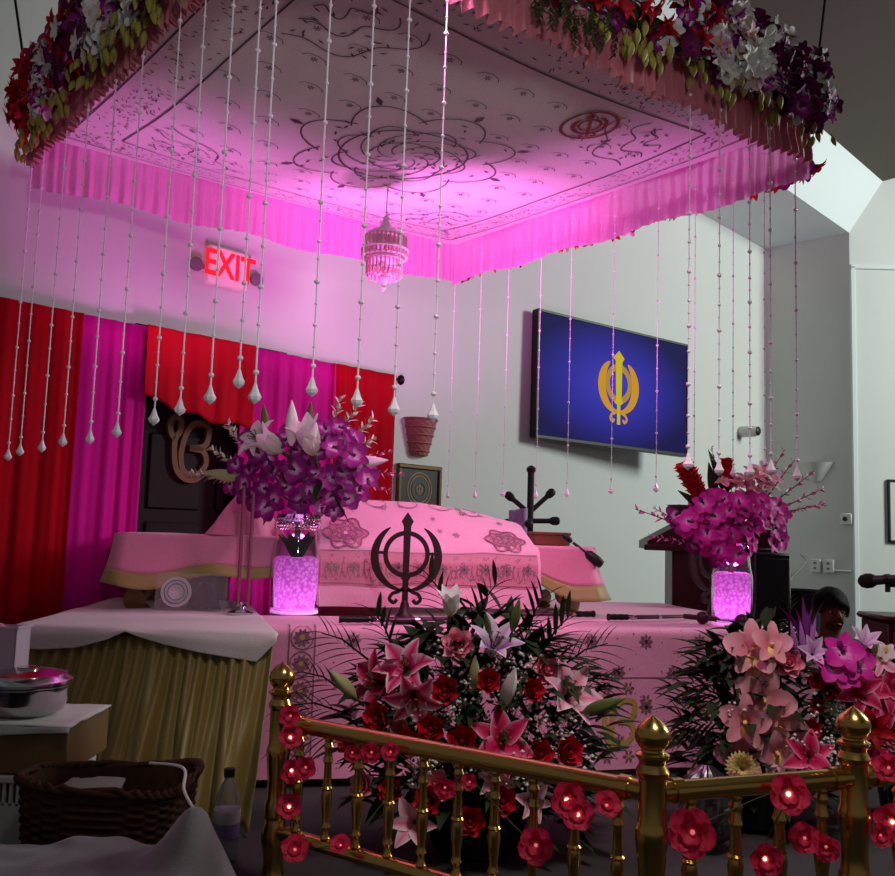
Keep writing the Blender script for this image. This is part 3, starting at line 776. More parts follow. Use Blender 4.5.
ZL = [(0, .13, [kR, kR, kR, kR, kB]), (.08, .2, [kR, kW, kP, kB, kPk]), (.13, .30, [kW, kW2, kW, kP, kB]), (.2, .46, [kD, kD, kP, kD, kB, kR]), (.42, .62, [kW2, kW, kW, kP, kR, kB]), (.6, 1, [kD, kW2, kP, kR, kB])]
garland('flower garland of red, white and purple blooms on the shorter canopy edge above the curtains', cL, cN, 1, ZL, 620, .0, .8, 3, (-.09, .27), .9)
ZR = [(0, .2, [kD, kD, kD, kP, kW, kB]), (.14, .4, [kW2, kW, kW, kD, kP, kB, kPk]), (.3, .55, [kR, kD, kP, kW, kB, kR]), (.5, .75, [kD, kD, kR, kS, kP]), (.7, 1, [kD, kP, kW2, kR, kB])]
garland('flower garland of maroon, white and red blooms on the canopy edge next to the soffit', cR, cN, -1, ZR, 640, .0, .9, 5, (-.07, .25), .9)
ZF = [(0, 1, [kR, kB, kP, kPk, kD])]
garland('thin trailing flower garland behind the far frill, its tips showing below it', cF, cR, -1, ZF, 64, .0, 1.0, 9, (-.22, -.16), .8)

# ---- little tiered hanging ornament under the canopy
op = P(385, 250, 4.0); zb = P(385, 292, 4.0).z; zt = P(385, 213, 4.0).z; hh_ = (zt-zb)
OR = thing('hanging_ornament', 'small tiered pink and silver ornament hanging under the canopy centre', 'hanging ornament', (op.x, op.y, zb))
M_orn = mat('silvery_pink_metal', (250, 222, 238), .35, .1); M_fr = mat('rose_bead_fringe', (246, 176, 196), .4)
o_ = lambda z: zb+z*hh_
Tn = Matrix.Translation((op.x, op.y, 0))
mb = MB(); mb.lathe([(.0, o_(1.0)), (.006, o_(.97)), (.016, o_(.93)), (.014, o_(.9)), (.026, o_(.86)), (.03, o_(.82)), (.062, o_(.77)), (.092, o_(.72)), (.1, o_(.69)), (.096, o_(.685))], 24, T=Tn); mb.build('dome', M_orn, OR, world=True)
for (z, r) in ((.52, .105), (.44, .1), (.28, .075)):
    mb = MB(); mb.tube([(op.x+r*cos(x*PI/16), op.y+r*sin(x*PI/16), o_(z)) for x in range(32)], .006, 6, closed=True); mb.build('ring', M_orn, OR, world=True)
mb = MB(); mb.lathe([(.03, o_(.5)), (.06, o_(.46)), (.084, o_(.41)), (.086, o_(.39))], 24, T=Tn); mb.build('lower_dome', M_orn, OR, world=True)
for (z0, z1, r, n_) in ((.69, .52, .095, 30), (.52, .42, .103, 26), (.39, .2, .08, 26), (.28, .17, .072, 20)):
    mb = MB()
    for k in range(n_):
        a = 2*PI*k/n_; mb.tube([(op.x+r*cos(a), op.y+r*sin(a), o_(z0)), (op.x+r*cos(a), op.y+r*sin(a), o_(z1))], .005, 5)
    mb.build('bead_fringe', M_fr, OR, world=True)
mb = MB(); mb.tube([(op.x, op.y, o_(.7)), (op.x, op.y, o_(.1))], .005, 6); mb.lathe([(.0, o_(.0)), (.012, o_(.05)), (.006, o_(.08)), (.02, o_(.12)), (.026, o_(.17)), (.012, o_(.22)), (.003, o_(.27))], 12, T=Tn); mb.build('pendant', M_fr, OR, world=True)
mb = MB(); mb.tube([(op.x, op.y, o_(.98)), (op.x, op.y, ZT-.1)], .003, 5); mb.build('cord', M_cord, OR, world=True)

# ---- crystal bead strings
mb = MB(); mb.lathe([(.001, -.007), (.006, -.005), (.0085, 0), (.006, .005), (.001, .007)], 8); me_bead = mb.mesh('bead', M_bead, ang=None)
mb = MB(); mb.lathe([(.001, -.004), (.006, -.002), (.006, .002), (.001, .004)], 8); me_bead2 = mb.mesh('bead', M_bead, ang=None)
mb = MB(); mb.lathe([(.001, -.030), (.016, -.018), (.02, -.008), (.013, .004), (.003, .032), (.001, .034)], 6); me_drop = mb.mesh('crystal_drop', M_crystal, smooth=False)
ORD = 'first second third fourth fifth sixth seventh eighth ninth tenth eleventh twelfth'.split()
def string(u, v, p0, p1, label, grp, rr, thick=1.0, bs=1.0):
    d = (p1-p0); n = V((d.y, -d.x, 0)).normalized()
    p = onplane(u, v, p0, n); s = max(.01, min(.99, (p-p0).dot(d)/d.length_squared)); q = p0+d*s
    p = V((q.x, q.y, p.z)); top = ZT+.02
    st = thing('bead_string', label, 'bead string', (p.x, p.y, p.z), group=grp)
    H = top-p.z
    mb = MB(); mb.tube([(0, 0, .0), (0, 0, H)], .0024*thick, 5); mb.build('cord', M_cord, st)
    put('crystal_drop', me_drop, (0, 0, .0), st, spin=rr.uniform(0, 6), scale=bs*.86, world=False)
    z = .055; k = 0
    while z < H-.03:
        put('bead', me_bead if k % 2 == 0 else me_bead2, (0, 0, z), st, scale=bs*(.98 if k % 4 == 0 else .72), world=False)
        z += rr.uniform(.042, .064); k += 1
rr = random.Random(2)
for i, (u, v) in enumerate([(8, 455), (20, 450), (42, 446), (63, 440), (90, 437), (117, 430), (154, 417), (180, 407), (210, 395), (239, 379), (275, 390)]):
    string(u, v, cL, cN, ORD[i]+' crystal bead string from the outer end of the row before the curtains and door', 'bead strings before the curtains', rr)
for i, (u, v) in enumerate([(312, 387), (357, 398), (394, 407), (433, 413)]):
    string(u, v, cN, cR, ['thick crystal bead string ending above the white lilies of the tall bouquet', 'crystal bead string passing in front of the hanging ornament', 'crystal bead string just beside the hanging ornament, before the curtain end', 'crystal bead string before the canopy far corner, above the basket sconce'][i], 'bead strings at the front corner', rr)
for i, (u, v) in enumerate([(688, 462), (719, 468), (750, 470), (771, 468), (797, 474)]):
    string(u, v, cN, cR, ['bright crystal bead string along the television edge, above the red ginger flower', 'bright crystal bead string just beyond the television, above the magenta bouquet', 'bright crystal bead string in the middle above the magenta bouquet', 'bright crystal bead string doubled up before the room corner', 'bright crystal bead string last in the row, ending in a gleaming drop'][i], 'bead strings over the magenta bouquet', rr, 1.0, 1.15)
for i, (u, v) in enumerate([(448, 495), (475, 495), (503, 493), (536, 495), (567, 493), (611, 490), (656, 488), (694, 480), (733, 472), (765, 462)]):
    string(u, v, cF, cR, ['slim far bead string at the canopy corner, before the bare wall', 'slim far bead string, second from the canopy corner, before the bare wall', 'slim far bead string above the black coat stand', 'slim far bead string at the curtain-side edge of the television', 'slim far bead string crossing the blue screen beside its near edge', 'slim far bead string crossing the gold emblem on the screen', 'slim far bead string crossing the screen beyond the emblem', 'slim far bead string just past the television, behind a bright one', 'slim far bead string at the security camera', 'slim far bead string nearest the room corner'][i], 'far bead strings', rr, .7, .85)
# ------------------------------------------------------------------ stage platform and its cloths
ZP = .60
E1 = V((cos(math.radians(13)), sin(math.radians(13)), 0)); E2 = V((-E1.y, E1.x, 0)); A0 = V((-.62, 3.56, 0))
TP = Matrix(((E1.x, E2.x, 0, A0.x), (E1.y, E2.y, 0, A0.y), (0, 0, 1, 0), (0, 0, 0, 1)))
PL = 2.36
pf = thing('stage_platform', 'low raised wooden stage platform under the pink cloth', 'platform', TP @ V((PL/2, .8, 0)))
mb = MB(); mb.rbox(.02, PL, .03, 1.5, .0, ZP-.012, .006, T=TP); mb.build('platform_box', M_brownwood, pf, world=True)
mb = MB(); mb.rbox(.5, PL-.02, .35, 1.48, ZP-.012, ZP, .003, T=TP); mb.build('top_panel', M_face, pf, world=True)
# embroidered front cloth
def fold(u, z): return .012*sin(u*7.0)*(1-z/ZP)+.02*(1-z/ZP)**2+.012*noise.noise(V((u*3, z*4, 1)))
def fsurf(x, s, off=0):            # s: length along the cloth from the back of the top, over the edge, down
    top = .42
    if s < top: return TP @ V((x, top-s-.0+.0, ZP+.004+off))
    z = ZP-(s-top)
    return TP @ V((x, -.012-fold(x, z)-off, max(.012, z)+.004))
fc = MB(); fc.grid(lambda u, v: fsurf(PL*u-.075*(1-u), .99*v), 90, 50)
def motif_daisy(mb, sf, x, y, r, n=8, mi=1, mc=2):
    for k in range(n):
        a = 2*PI*k/n; c, s = cos(a), sin(a)
        q = [(.22*r, 0), (.6*r, .2*r), (r, 0), (.6*r, -.2*r)]
        mb.add([sf(x+p*c-w*s, y+p*s+w*c, .004) for p, w in q], [(0, 1, 2, 3)], mi)
    q = [(.26*r*cos(a*PI/4), .26*r*sin(a*PI/4)) for a in range(8)]
    mb.add([sf(x+p, y+w, .006) for p, w in q], [tuple(range(8))], mc)
def srib(mb, sf, pts, w, mi=1, off=.003, closed=False):
    n = len(pts); vs = []; fs = []
    for i, (a, b) in enumerate(pts):
        p0 = V(pts[i-1] if (i or closed) else pts[0]); p1 = V(pts[(i+1) % n] if (i < n-1 or closed) else pts[-1])
        t = p1-p0; t = t.normalized() if t.length > 1e-9 else V((1, 0))
        vs += [sf(a-t.y*w/2, b+t.x*w/2, off), sf(a+t.y*w/2, b-t.x*w/2, off)]
    for i in range(n if closed else n-1):
        j = (i+1) % n; fs.append((2*i, 2*i+1, 2*j+1, 2*j))
    mb.add(vs, fs, mi)
for row, s in enumerate((.47, .60, .74, .88)):
    for k in range(9):
        x = .28+.25*k+(.125 if row % 2 else 0)
        if x < PL-.08: motif_daisy(fc, fsurf, x, s, .034, 8, 1, 2)
rs = random.Random(8)
for k in range(420):                                    # sequins
    x, s = rs.uniform(.16, PL-.02), rs.uniform(.40, .97); r = rs.uniform(.002, .004)
    fc.add([fsurf(x+r, s, .004), fsurf(x, s+r, .005), fsurf(x-r, s, .004), fsurf(x, s-r, .005)], [(0, 1, 2, 3)], 2)
for x in (.03, .13): srib(fc, fsurf, [(x, .36+.6*i/30) for i in range(31)], .006, 1)
for k in range(6):
    motif_daisy(fc, fsurf, .08, .46+.1*k, .038, 10, 1, 3)
    srib(fc, fsurf, [(.08+.044*cos(a*.5), .46+.1*k+.046*sin(a*.5)) for a in range(13)], .005, 1)
srib(fc, fsurf, [(.14+2.2*i/60, .62) for i in range(61)], .004, 1)
for s in IK:                                             # gold emblem embroidered on the cloth
    pts = smooth_path([(1.40+(x-298)/202.*.2, .80+(y-238)/202.*.2) for x, y in s], 5); srib(fc, fsurf, pts, .022, 3, .006)
for a in range(10): motif_daisy(fc, fsurf, 1.40+.16*cos(a*.628), .80+.145*sin(a*.628), .03, 6, 1, 3)
M_goldthread = mat('gold_embroidery', (196, 168, 84), .45, .3)
o = fc.build('stage_cloth', [M_face, M_thread, M_sequin, M_goldthread], ang=None)
tag(o, 'pink embroidered cloth with silver daisies hanging down the stage front', 'cloth')

# ---- white-covered side table with gathered gold skirts
tb_ = thing('side_table', 'long plain side table hidden under white cloth and gold skirting', 'table', (-1.0, 3.6, 0))
out = [(-1.49, 3.33), (-.61, 3.33), (-.68, 3.55), (-.97, 4.56), (-1.60, 4.56)]
mb = MB(); mb.extrude(out, ZP-.035, ZP-.008); mb.build('tabletop', M_brownwood, tb_, world=True)
for (x, y) in ((-1.45, 3.38), (-.68, 3.38), (-1.04, 4.5), (-1.53, 4.5)):
    mb = MB(); mb.rbox(x-.02, x+.02, y-.02, y+.02, 0, ZP-.035, .004); mb.build('leg', M_blackmetal, tb_, world=True)
# white cloth: top sheet plus a hanging front edge of uneven depth
def hem(u):
    pts = [(0, .07), (.12, .075), (.25, .065), (.36, .035), (.43, .004), (.48, .02), (.58, .045), (.7, .065), (.85, .085), (.93, .095), (1, .02)]
    for (a, p), (b, q) in zip(pts, pts[1:]):
        if u <= b: return p+(q-p)*(u-a)/(b-a)
    return .05
def wsurf(u, v):
    xl = -1.53+.945*u
    if v < .6:
        k = v/.6; y = 3.29+(4.58-3.29)*(1-k)
        xa_ = -1.53-.10*(1-k); xb_ = -.585-.40*max(0, (1-k)-.0)
        x = xa_+(xb_-xa_)*u
        return V((x, y, ZP+.004+.005*noise.noise(V((x*6, y*5, 3)))))
    k = (v-.6)/.4; h = hem(u)
    return V((xl, 3.29-.022*sin(min(1, k*2)*PI/2)-.10*h*k-.006*k*sin(u*19), ZP+.004-h*k))
mb = MB(); mb.grid(wsurf, 70, 40)
def wside(u, v):                                    # left end falls too
    y = 3.28+1.28*u; x = -1.53-.10*(y-3.29)/1.29
    return V((x-.02*v-.01*sin(u*30)*v, y, ZP+.004-(.12)*v))
mb.grid(wside, 30, 5)
o = mb.build('tablecloth', M_white_cloth, ang=None); md = o.modifiers.new('cloth_thickness', 'SOLIDIFY'); md.thickness = .005
tag(o, 'white cloth spread over the side table with an uneven front edge', 'tablecloth')
def skirt(label, xa, xb, zlow, seed, pull=0, flare=.06):
    def f(u, v):
        g = v**1.1
        ph = u*2*PI*11+seed+1.2*sin(u*8+seed)
        ph2 = u*2*PI*3.4+seed*2+.9*sin(v*2+u*4)
        amp = .009*(1-v)+.003
        o = 3.305-amp*sin(ph)-(.002+.042*g)*(sin(ph2)+.4*sin(ph2*2.3+1)+1)-flare*g-.02*g*noise.noise(V((u*5, v*4, seed)))
        x = xa+(xb-xa)*u - pull*g*(1-u**2)*(.35+.65*v) + .012*g*cos(ph2)
        return V((x, o, ZP-.02+(zlow-ZP+.02)*v))
    mb = MB(); mb.grid(f, 150, 26)
    o = mb.build('table_skirt', M_satin, ang=None); md = o.modifiers.new('cloth_thickness', 'SOLIDIFY'); md.thickness = .003
    return tag(o, label, 'table skirt', 'gold table skirts')
skirt('gathered gold satin skirt pulled sideways behind the steel pot and basket', -1.49, -1.03, .02, 1.0, .07, .22)
skirt('gathered gold satin skirt hanging beside the brass railing', -1.06, -.6, .02, 2.3, -.02, .26)

# ---- low wide table that carries the covered scripture
TQ = Matrix.Translation((-1.42, 3.99, 0)) @ Matrix(((E1.x, E2.x, 0, 0), (E1.y, E2.y, 0, 0), (0, 0, 1, 0), (0, 0, 0, 1)))
QL, QW, ZQ = 2.2, .58, .93
lt = thing('low_table', 'low table with carved bowed gilt legs under the pink cloth', 'table', TQ @ V((QL/2, QW/2, ZP)))
mb = MB(); mb.rbox(.03, QL-.03, .03, QW-.03, ZQ-.06, ZQ-.006, .008, T=TQ); mb.build('tabletop', M_brownwood, lt, world=True)
for (x, y, sx) in ((.1, .08, 1), (.1, QW-.08, 1), (QL-.1, .08, -1), (QL-.1, QW-.08, -1)):
    pts = smooth_path([(x, y, ZQ-.06), (x-.035*sx, y-.02, ZP+.2), (x+.025*sx, y, ZP+.1), (x-.02*sx, y-.0, ZP+.05), (x-.035*sx, y-.02, ZP+.042)], 6)
    n_ = len(pts); rs_ = [.045-.02*sin(PI*i/(n_-1)) + (.012 if i > n_-4 else 0) for i in range(n_)]
    mb = MB(); mb.tube([TQ @ V(p) for p in pts], rs_, 10)
    mb.lathe([(.03, -.02), (.045, .0), (.03, .02)], 10, T=TQ @ Matrix.Translation((x, y, ZP+.21)))
    mb.lathe([(.05, .0), (.055, .012), (.04, .026)], 12, T=TQ @ Matrix.Translation((x-.02*sx, y-.01, ZP+.001)))
    mb.build('leg', M_leg, lt, world=True)
# its pink cover: top plus hanging sides with a gold-green border
def cover_rim(s):                                    # path round the top: left end, front, right end
    pass
def csheet(u, v, inner=False):
    """u runs round left end -> front -> right end, v hangs from the rim"""
    per = QW+QL+QW; d = u*per
    if d < QW: p, n = V((0, QW-d, 0)), V((-1, 0, 0))
    elif d < QW+QL: p, n = V((d-QW, 0, 0)), V((0, -1, 0))
    else: p, n = V((QL, d-QW-QL, 0)), V((1, 0, 0))
    dc = min(abs(d-QW), abs(d-QW-QL)); sgn = 1
    corner = math.exp(-(dc/.07)**2)
    if corner > .01:
        c = V((-1, -1, 0)) if abs(d-QW) < abs(d-QW-QL) else V((1, -1, 0)); n = (n+c*corner*.3)
    x = d-QW
    h = .19+.03*sin(x*5.3+1)+.02*sin(x*13) + (.06 if abs(d-QW) < .0 else 0)
    if x > 1.85: h += .07*min(1, (x-1.85)/.25)
    fl = .02+.05*v*(.5+.5*sin(x*15+.6*sin(x*4)))*v + .015*corner*v
    return TQ @ (p+n*fl+V((0, 0, ZQ+.006-h*v)))
mb = MB()
mb.grid(lambda u, v: TQ @ V((QL*u+(-.02+.04*u), -.02+(QW+.04)*v, ZQ+.006+.006*noise.noise(V((u*9, v*4, 0))))), 40, 10, 0)
mb.grid(lambda u, v: csheet(u, v*.72), 170, 10, 0); mb.grid(lambda u, v: csheet(u, .72+.28*v), 170, 4, 1)
o = mb.build('table_cover', [M_pink_tab, M_olive], ang=None); md = o.modifiers.new('cloth_thickness', 'SOLIDIFY'); md.thickness = .004
tag(o, 'plain pink cover with a gold-green border draped over the low table', 'tablecloth')

# the embroidered covering spread over the scripture
xl0 = (TQ.inverted() @ P(318, 560, 4.2)).x; xr0 = (TQ.inverted() @ P(536, 560, 4.35)).x
def rprof(k):       # k 0..1 from the back over the ridge and down the front: (depth, height)
    pts = [(.52, .94), (.47, 1.02), (.38, 1.105), (.28, 1.135), (.18, 1.10), (.08, 1.03), (.0, .97), (-.075, .91), (-.10, .84), (-.105, .76), (-.11, .70), (-.112, .64)]
    x = k*(len(pts)-1); i = min(int(x), len(pts)-2); f = x-i
    return tuple(pts[i][j]+(pts[i+1][j]-pts[i][j])*f for j in (0, 1))
def rsurf(x, s, off=0):               # x across 0..1, s 0..1 back to front
    y, z = rprof(s)
    e = 1-.42*max(0, (x-.48)/.52)**1.4 - .1*max(0, (.12-x)/.12)
    hump = max(0, z-.93)
    z = z-hump*(1-e)+.008*noise.noise(V((x*6, s*7, 2)))*(1 if z > .7 else .3)
    y2 = y-off*.8; z2 = z+off*.6
    return TQ @ V((xl0+(xr0-xl0)*x, y2+.012*sin(x*18)*max(0, s-.75)*2, z2))
XR = xr0-xl0; SR = .95
def rs2(a, b, off=0): return rsurf(a/XR, b/SR, off)
ru = MB(); ru.grid(lambda u, v: rsurf(u, v), 60, 60, 0)
def clip(f): return f
# lower border band and its plain hem
ru.grid(lambda u, v: rsurf(u, .665+.195*v, .003), 60, 16, 3)
for b in (.632, .805): srib(ru, rs2, [(XR*i/60, b) for i in range(61)], .006, 1, .005)
for k in range(10): motif_daisy(ru, rs2, .05+XR*.95*k/9.5, .72, .03, 8, 1, 2)
for k in range(150):
    a, b = R(.02, XR-.02), R(.65, .79); srib(ru, rs2, [(a, b), (a+R(-.015, .015), b+R(-.02, .02))], .007, 1, .005)
for k in range(40): srib(ru, rs2, [(.01+XR*.98*k/40+.012*cos(a*.7), .72+.05*sin(a*.7)) for a in range(6)], .003, 1, .005)
def medal(cx, cy, r, hgt):
    pts = []
    for i in range(49):
        a = 2*PI*i/48; q = r*(1+.13*cos(6*a)); pts.append((cx+q*cos(a), cy+q*sin(a)*hgt))
    srib(ru, rs2, pts, .008, 1, .006)
    vs = [rs2(*p, .003) for p in pts[:-1]]; vs.append(rs2(cx, cy, .003)); n = 48
    ru.add(vs, [(i, (i+1) % n, n) for i in range(n)], 3)
    for q in (.75, .45): srib(ru, rs2, [(cx+q*r*(1+.16*cos(5*2*PI*i/40))*cos(2*PI*i/40), cy+hgt*q*r*(1+.16*cos(5*2*PI*i/40))*sin(2*PI*i/40)) for i in range(41)], .006, 1, .006)
    motif_daisy(ru, rs2, cx, cy, r*.4, 8, 1, 2)
    for k in range(12):
        a = k*PI/6; srib(ru, rs2, [(cx+r*.6*cos(a)+r*.16*cos(a*3+t*.9)*(1-t/8), cy+hgt*(r*.6*sin(a)+r*.16*sin(a*3+t*.9)*(1-t/8))) for t in range(7)], .004, 1, .006)
medal(.12, .52, .095, 1.0); medal(XR-.14, .53, .09, .9)
for k in range(26):
    a, b = R(.05, XR-.05), R(.2, .6)
    if abs(a-.12) < .12 and b > .38 or abs(a-XR+.14) < .11 and b > .38: continue
    motif_daisy(ru, rs2, a, b, R(.012, .022), 6, 1, 2)
for i in range(5):
    a = .13+i*.16; srib(ru, rs2, [(a+.05*cos(t*.6), .30+.05*sin(t*.6)) for t in range(11)], .005, 1, .005); lf_ = None
def rend(u, v, side):                # the end falls of the covering
    x = 1.0 if side else 0.0
    p = rsurf(x, .12+.8*u); q = TQ.inverted() @ p
    zlow = ZQ+.01 if not side else ZQ-.0
    return TQ @ V((q.x+(.015*v if side else -.015*v), q.y, q.z+(min(q.z, zlow)-q.z)*v))
ru.grid(lambda u, v: rend(u, v, True), 20, 6, 0); ru.grid(lambda u, v: rend(u, v, False), 20, 6, 0)
o = ru.build('scripture_covering', [M_rumala, M_thread, M_sequin, M_band], ang=None)
tag(o, 'pink brocade covering with grey medallions heaped over the scripture on the low table', 'cloth')
# bundle of cloth beneath a cone of pink fabric at the near end
bp = P(243, 530, 4.3); bz = ZQ+.012
def cone(u, v):
    a = 2*PI*u; r = (.15*(1-v)**.75+.004)*(1+.10*sin(5*a+v*3)*(1-v))
    return V((bp.x+r*cos(a)*1.15+.02*v, bp.y+r*sin(a)*.8, bz+.23*v))
mb = MB(); mb.grid(cone, 50, 14); tag(mb.build('cloth_bundle', M_pink_tab, ang=None), 'small peaked bundle of pink cloth on the low table before the dark door', 'cloth')

# things on top of the low table
p = P(550, 548, 4.62); q = TQ.inverted() @ p; T0 = TQ @ Matrix.Translation((q.x, q.y-.0, ZQ+.008))
bx = thing('wooden_box', 'small plain brown wooden box behind the covering', 'box', T0 @ V((0, 0, 0)))
mb = MB(); mb.rbox(-.10, .09, -.05, .05, 0, .05, .004, T=T0); mb.build('box_body', M_brownwood, bx, world=True)
mb = MB(); mb.rbox(-.104, .094, -.054, .054, .05, .066, .004, T=T0); mb.build('lid', M_brownwood, bx, world=True)
pm0, pm1 = P(597, 561, 4.45), P(567, 538, 4.45)
mk = thing('desk_microphone', 'small black microphone on a slanting stem at the low table end', 'microphone', (pm0.x, pm0.y, pm0.z-.03))
mb = MB(); mb.tube([pm0, pm0.lerp(pm1, .8)], .007, 8); mb.build('stem', M_black, mk, world=True)
dv = (pm1-pm0).normalized()
mb = MB(); mb.lathe([(.008, -.03), (.014, -.02), (.016, .01), (.012, .025), (.003, .03)], 12, T=Matrix.Translation(pm1) @ dv.to_track_quat('Z', 'Y').to_matrix().to_4x4()); mb.build('microphone_head', M_black, mk, world=True)
mb = MB(); mb.lathe([(.02, -.05), (.026, -.02), (.024, .03), (.01, .05)], 12, T=Matrix.Translation(pm0+dv*.02) @ dv.to_track_quat('Z', 'Y').to_matrix().to_4x4()); mb.build('clamp', M_black, mk, world=True)

# ---- upright emblem stands
def emblem_stand(label, base, H, rot=0.0):
    g = thing('emblem_stand', label, 'emblem stand', base, group='upright emblem stands')
    s = H/2.35
    T = Matrix.Translation(base+V((0, 0, s*1.33))) @ Matrix.Rotation(rot, 4, 'Z') @ Matrix.Rotation(PI/2, 4, 'X') @ Matrix.Diagonal((s, s, s, 1))
    mb = MB(); khanda(mb, T, .07); mb.build('emblem', M_khanda, g, smooth=False, world=True)
    mb = MB(); mb.lathe([(.3*s, 0), (.3*s, .05*s), (.22*s, .1*s), (.13*s, .2*s), (.09*s, .38*s), (.06*s, .45*s)], 20, T=Matrix.Translation(base)); mb.build('base', M_khanda, g, world=True)
    return g
b0 = onz(404, 622, ZP+.008); emblem_stand('dark metal double-edged sword emblem standing in the middle of the stage edge', b0, P(404, 511, b0.y).z-b0.z)
b1 = onz(713, 619, ZP+.008); emblem_stand('dark metal sword emblem on the stage, partly behind the glowing glass vase of magenta orchids', b1, P(713, 520, b1.y).z-b1.z, .5)

# ---- sheathed swords lying on the stage edge
def sword(label, pa, pb, bend=.03):
    g = thing('sheathed_sword', label, 'sword', pa.lerp(pb, .5), group='swords laid along the stage edge')
    d = pb-pa; sd = d.cross(V((0, 0, 1))).normalized()
    pt = lambda k: pa+d*k+sd*(bend*4*k*(1-k))
    mb = MB(); mb.tube([pt(.24+.76*i/14) for i in range(15)], [.018-.006*i/14 for i in range(15)], 10, flat=.6); mb.build('scabbard', mat('dark_purple_scabbard', (58, 26, 44), .35), g, world=True)
    mb = MB(); mb.tube([pt(.02+.2*i/6) for i in range(7)], [.017, .013, .015, .013, .015, .013, .014], 10); mb.build('hilt', M_blackmetal, g, world=True)
    mb = MB(); mb.tube([pt(.225)-sd*.04, pt(.225)+sd*.04], .009, 8); mb.build('guard', M_steel, g, world=True)
    for k in (.27, .55, .93):
        mb = MB(); mb.tube([pt(k), pt(k+.035)], .0195-.005*k, 10, flat=.62); mb.build('band', M_steel, g, world=True)
Z_ = V((0, 0, ZP+.022))
fl = lambda u, v: onz(u, v, ZP+.026)
sword('dark sheathed sword lying before the covering, hilt towards the glowing vase', fl(336, 619), fl(470, 618))
sword('dark sheathed sword lying past the middle emblem, tip at the carved table leg', fl(596, 614), fl(478, 613), -.02)
sword('long dark sheathed sword lying between the carved table leg and the lectern', fl(606, 617), fl(692, 616), .02)
sh = thing('ball_ended_mace', 'short dark mace with round ball ends in front of the glowing vase', 'mace', fl(718, 622))
pa, pb = fl(684, 618), fl(742, 623); pa.z = pb.z = ZP+.034
mb = MB(); mb.tube([pa, pb], .012, 8); mb.build('shaft', M_khanda, sh, world=True)
for (p, r) in ((onz(701, 619, ZP+.03), .03), (pb, .033)):
    p = pa+(pb-pa)*max(0, min(1, (p-pa).dot(pb-pa)/(pb-pa).length_squared))
    mb = MB(); mb.lathe([(.002, -r)]+[(r*cos(a*PI/10), r*sin(a*PI/10)) for a in range(-4, 5)]+[(.002, r)], 16, T=Matrix.Translation(p)); mb.build('ball', M_khanda, sh, world=True)

# ---- things at the near end: clear box with a plate, slim twin stand
bc = onz(190, 611, ZP+.012); 
cb = thing('clear_box', 'clear plastic box holding a white plate and a dark cloth, under the low table', 'box', bc)
TB = Matrix.Translation(bc) @ Matrix.Rotation(.15, 4, 'Z')
M_clear = mat('clear_plastic', (230, 214, 220), .08, alpha=.10, spec=.6)
mb = MB(); w, d, h = .15, .09, .16
for (x0, x1, y0, y1, z0, z1) in ((-w, w, -.0, .004, 0, h), (-w, w, 2*d, 2*d+.004, 0, h), (-w, -w+.004, .004, 2*d, 0, h*.85), (w-.004, w, .004, 2*d, 0, h), (-w, w, .004, 2*d, 0, .004)): mb.box(x0, x1, y0, y1, z0, z1, 0, TB)
mb.build('box_body', M_clear, cb, smooth=False, world=True)
pl_ = thing('plate', 'small white patterned plate standing in the clear box', 'plate', TB @ V((-.07, .05, .07)))
mb = MB(); mb.lathe([(.001, 0), (.04, .002), (.066, .012), (.064, .015), (.04, .006), (.001, .004)], 28, T=TB @ Matrix.Translation((-.07, .06, .075)) @ Matrix.Rotation(1.45, 4, 'X')); mb.build('plate_body', M_white_pl, pl_, world=True)
mb = MB(); 
for q in (.035, .05): mb.strip([(q*cos(2*PI*i/30), q*sin(2*PI*i/30)) for i in range(30)], .004, .013, .016, TB @ Matrix.Translation((-.07, .06, .075)) @ Matrix.Rotation(1.45, 4, 'X'), closed=True)
mb.build('painted_ring', mat('plate_blue', (90, 96, 120), .4), pl_, smooth=False, world=True)
mb = MB(); mb.grid(lambda u, v: TB @ V((-.015+.14*u, .03+.07*v+.012*sin(u*9), .008+.115*sin(PI*min(1, .1+u*.9))*sin(PI*v)+.012*noise.noise(V((u*8, v*8, 0))))), 20, 12); tag(mb.build('folded_cloth', M_trouser, ang=None), 'dark folded cloth lying in the clear box beside the plate', 'cloth')
bs_ = onz(240, 614, ZP+.008)
ts = thing('candle_stand', 'tall slim stand of two clear rods on a silver foot, beside the glowing vase', 'candle stand', bs_)
mb = MB(); mb.lathe([(.055, 0), (.055, .008), (.02, .02), (.03, .035), (.012, .05), (.002, .055)], 18, T=Matrix.Translation(bs_)); mb.build('foot', M_steel, ts, world=True)
for dx, hgt in ((-.012, .55), (.030, .52)):
    mb = MB(); mb.tube([bs_+V((dx, 0, .03)), bs_+V((dx, 0, hgt))], .008, 10); mb.build('rod', mat('pinkish_clear_rod', (150, 84, 104), .15, spec=.8, alpha=.9), ts, world=True)

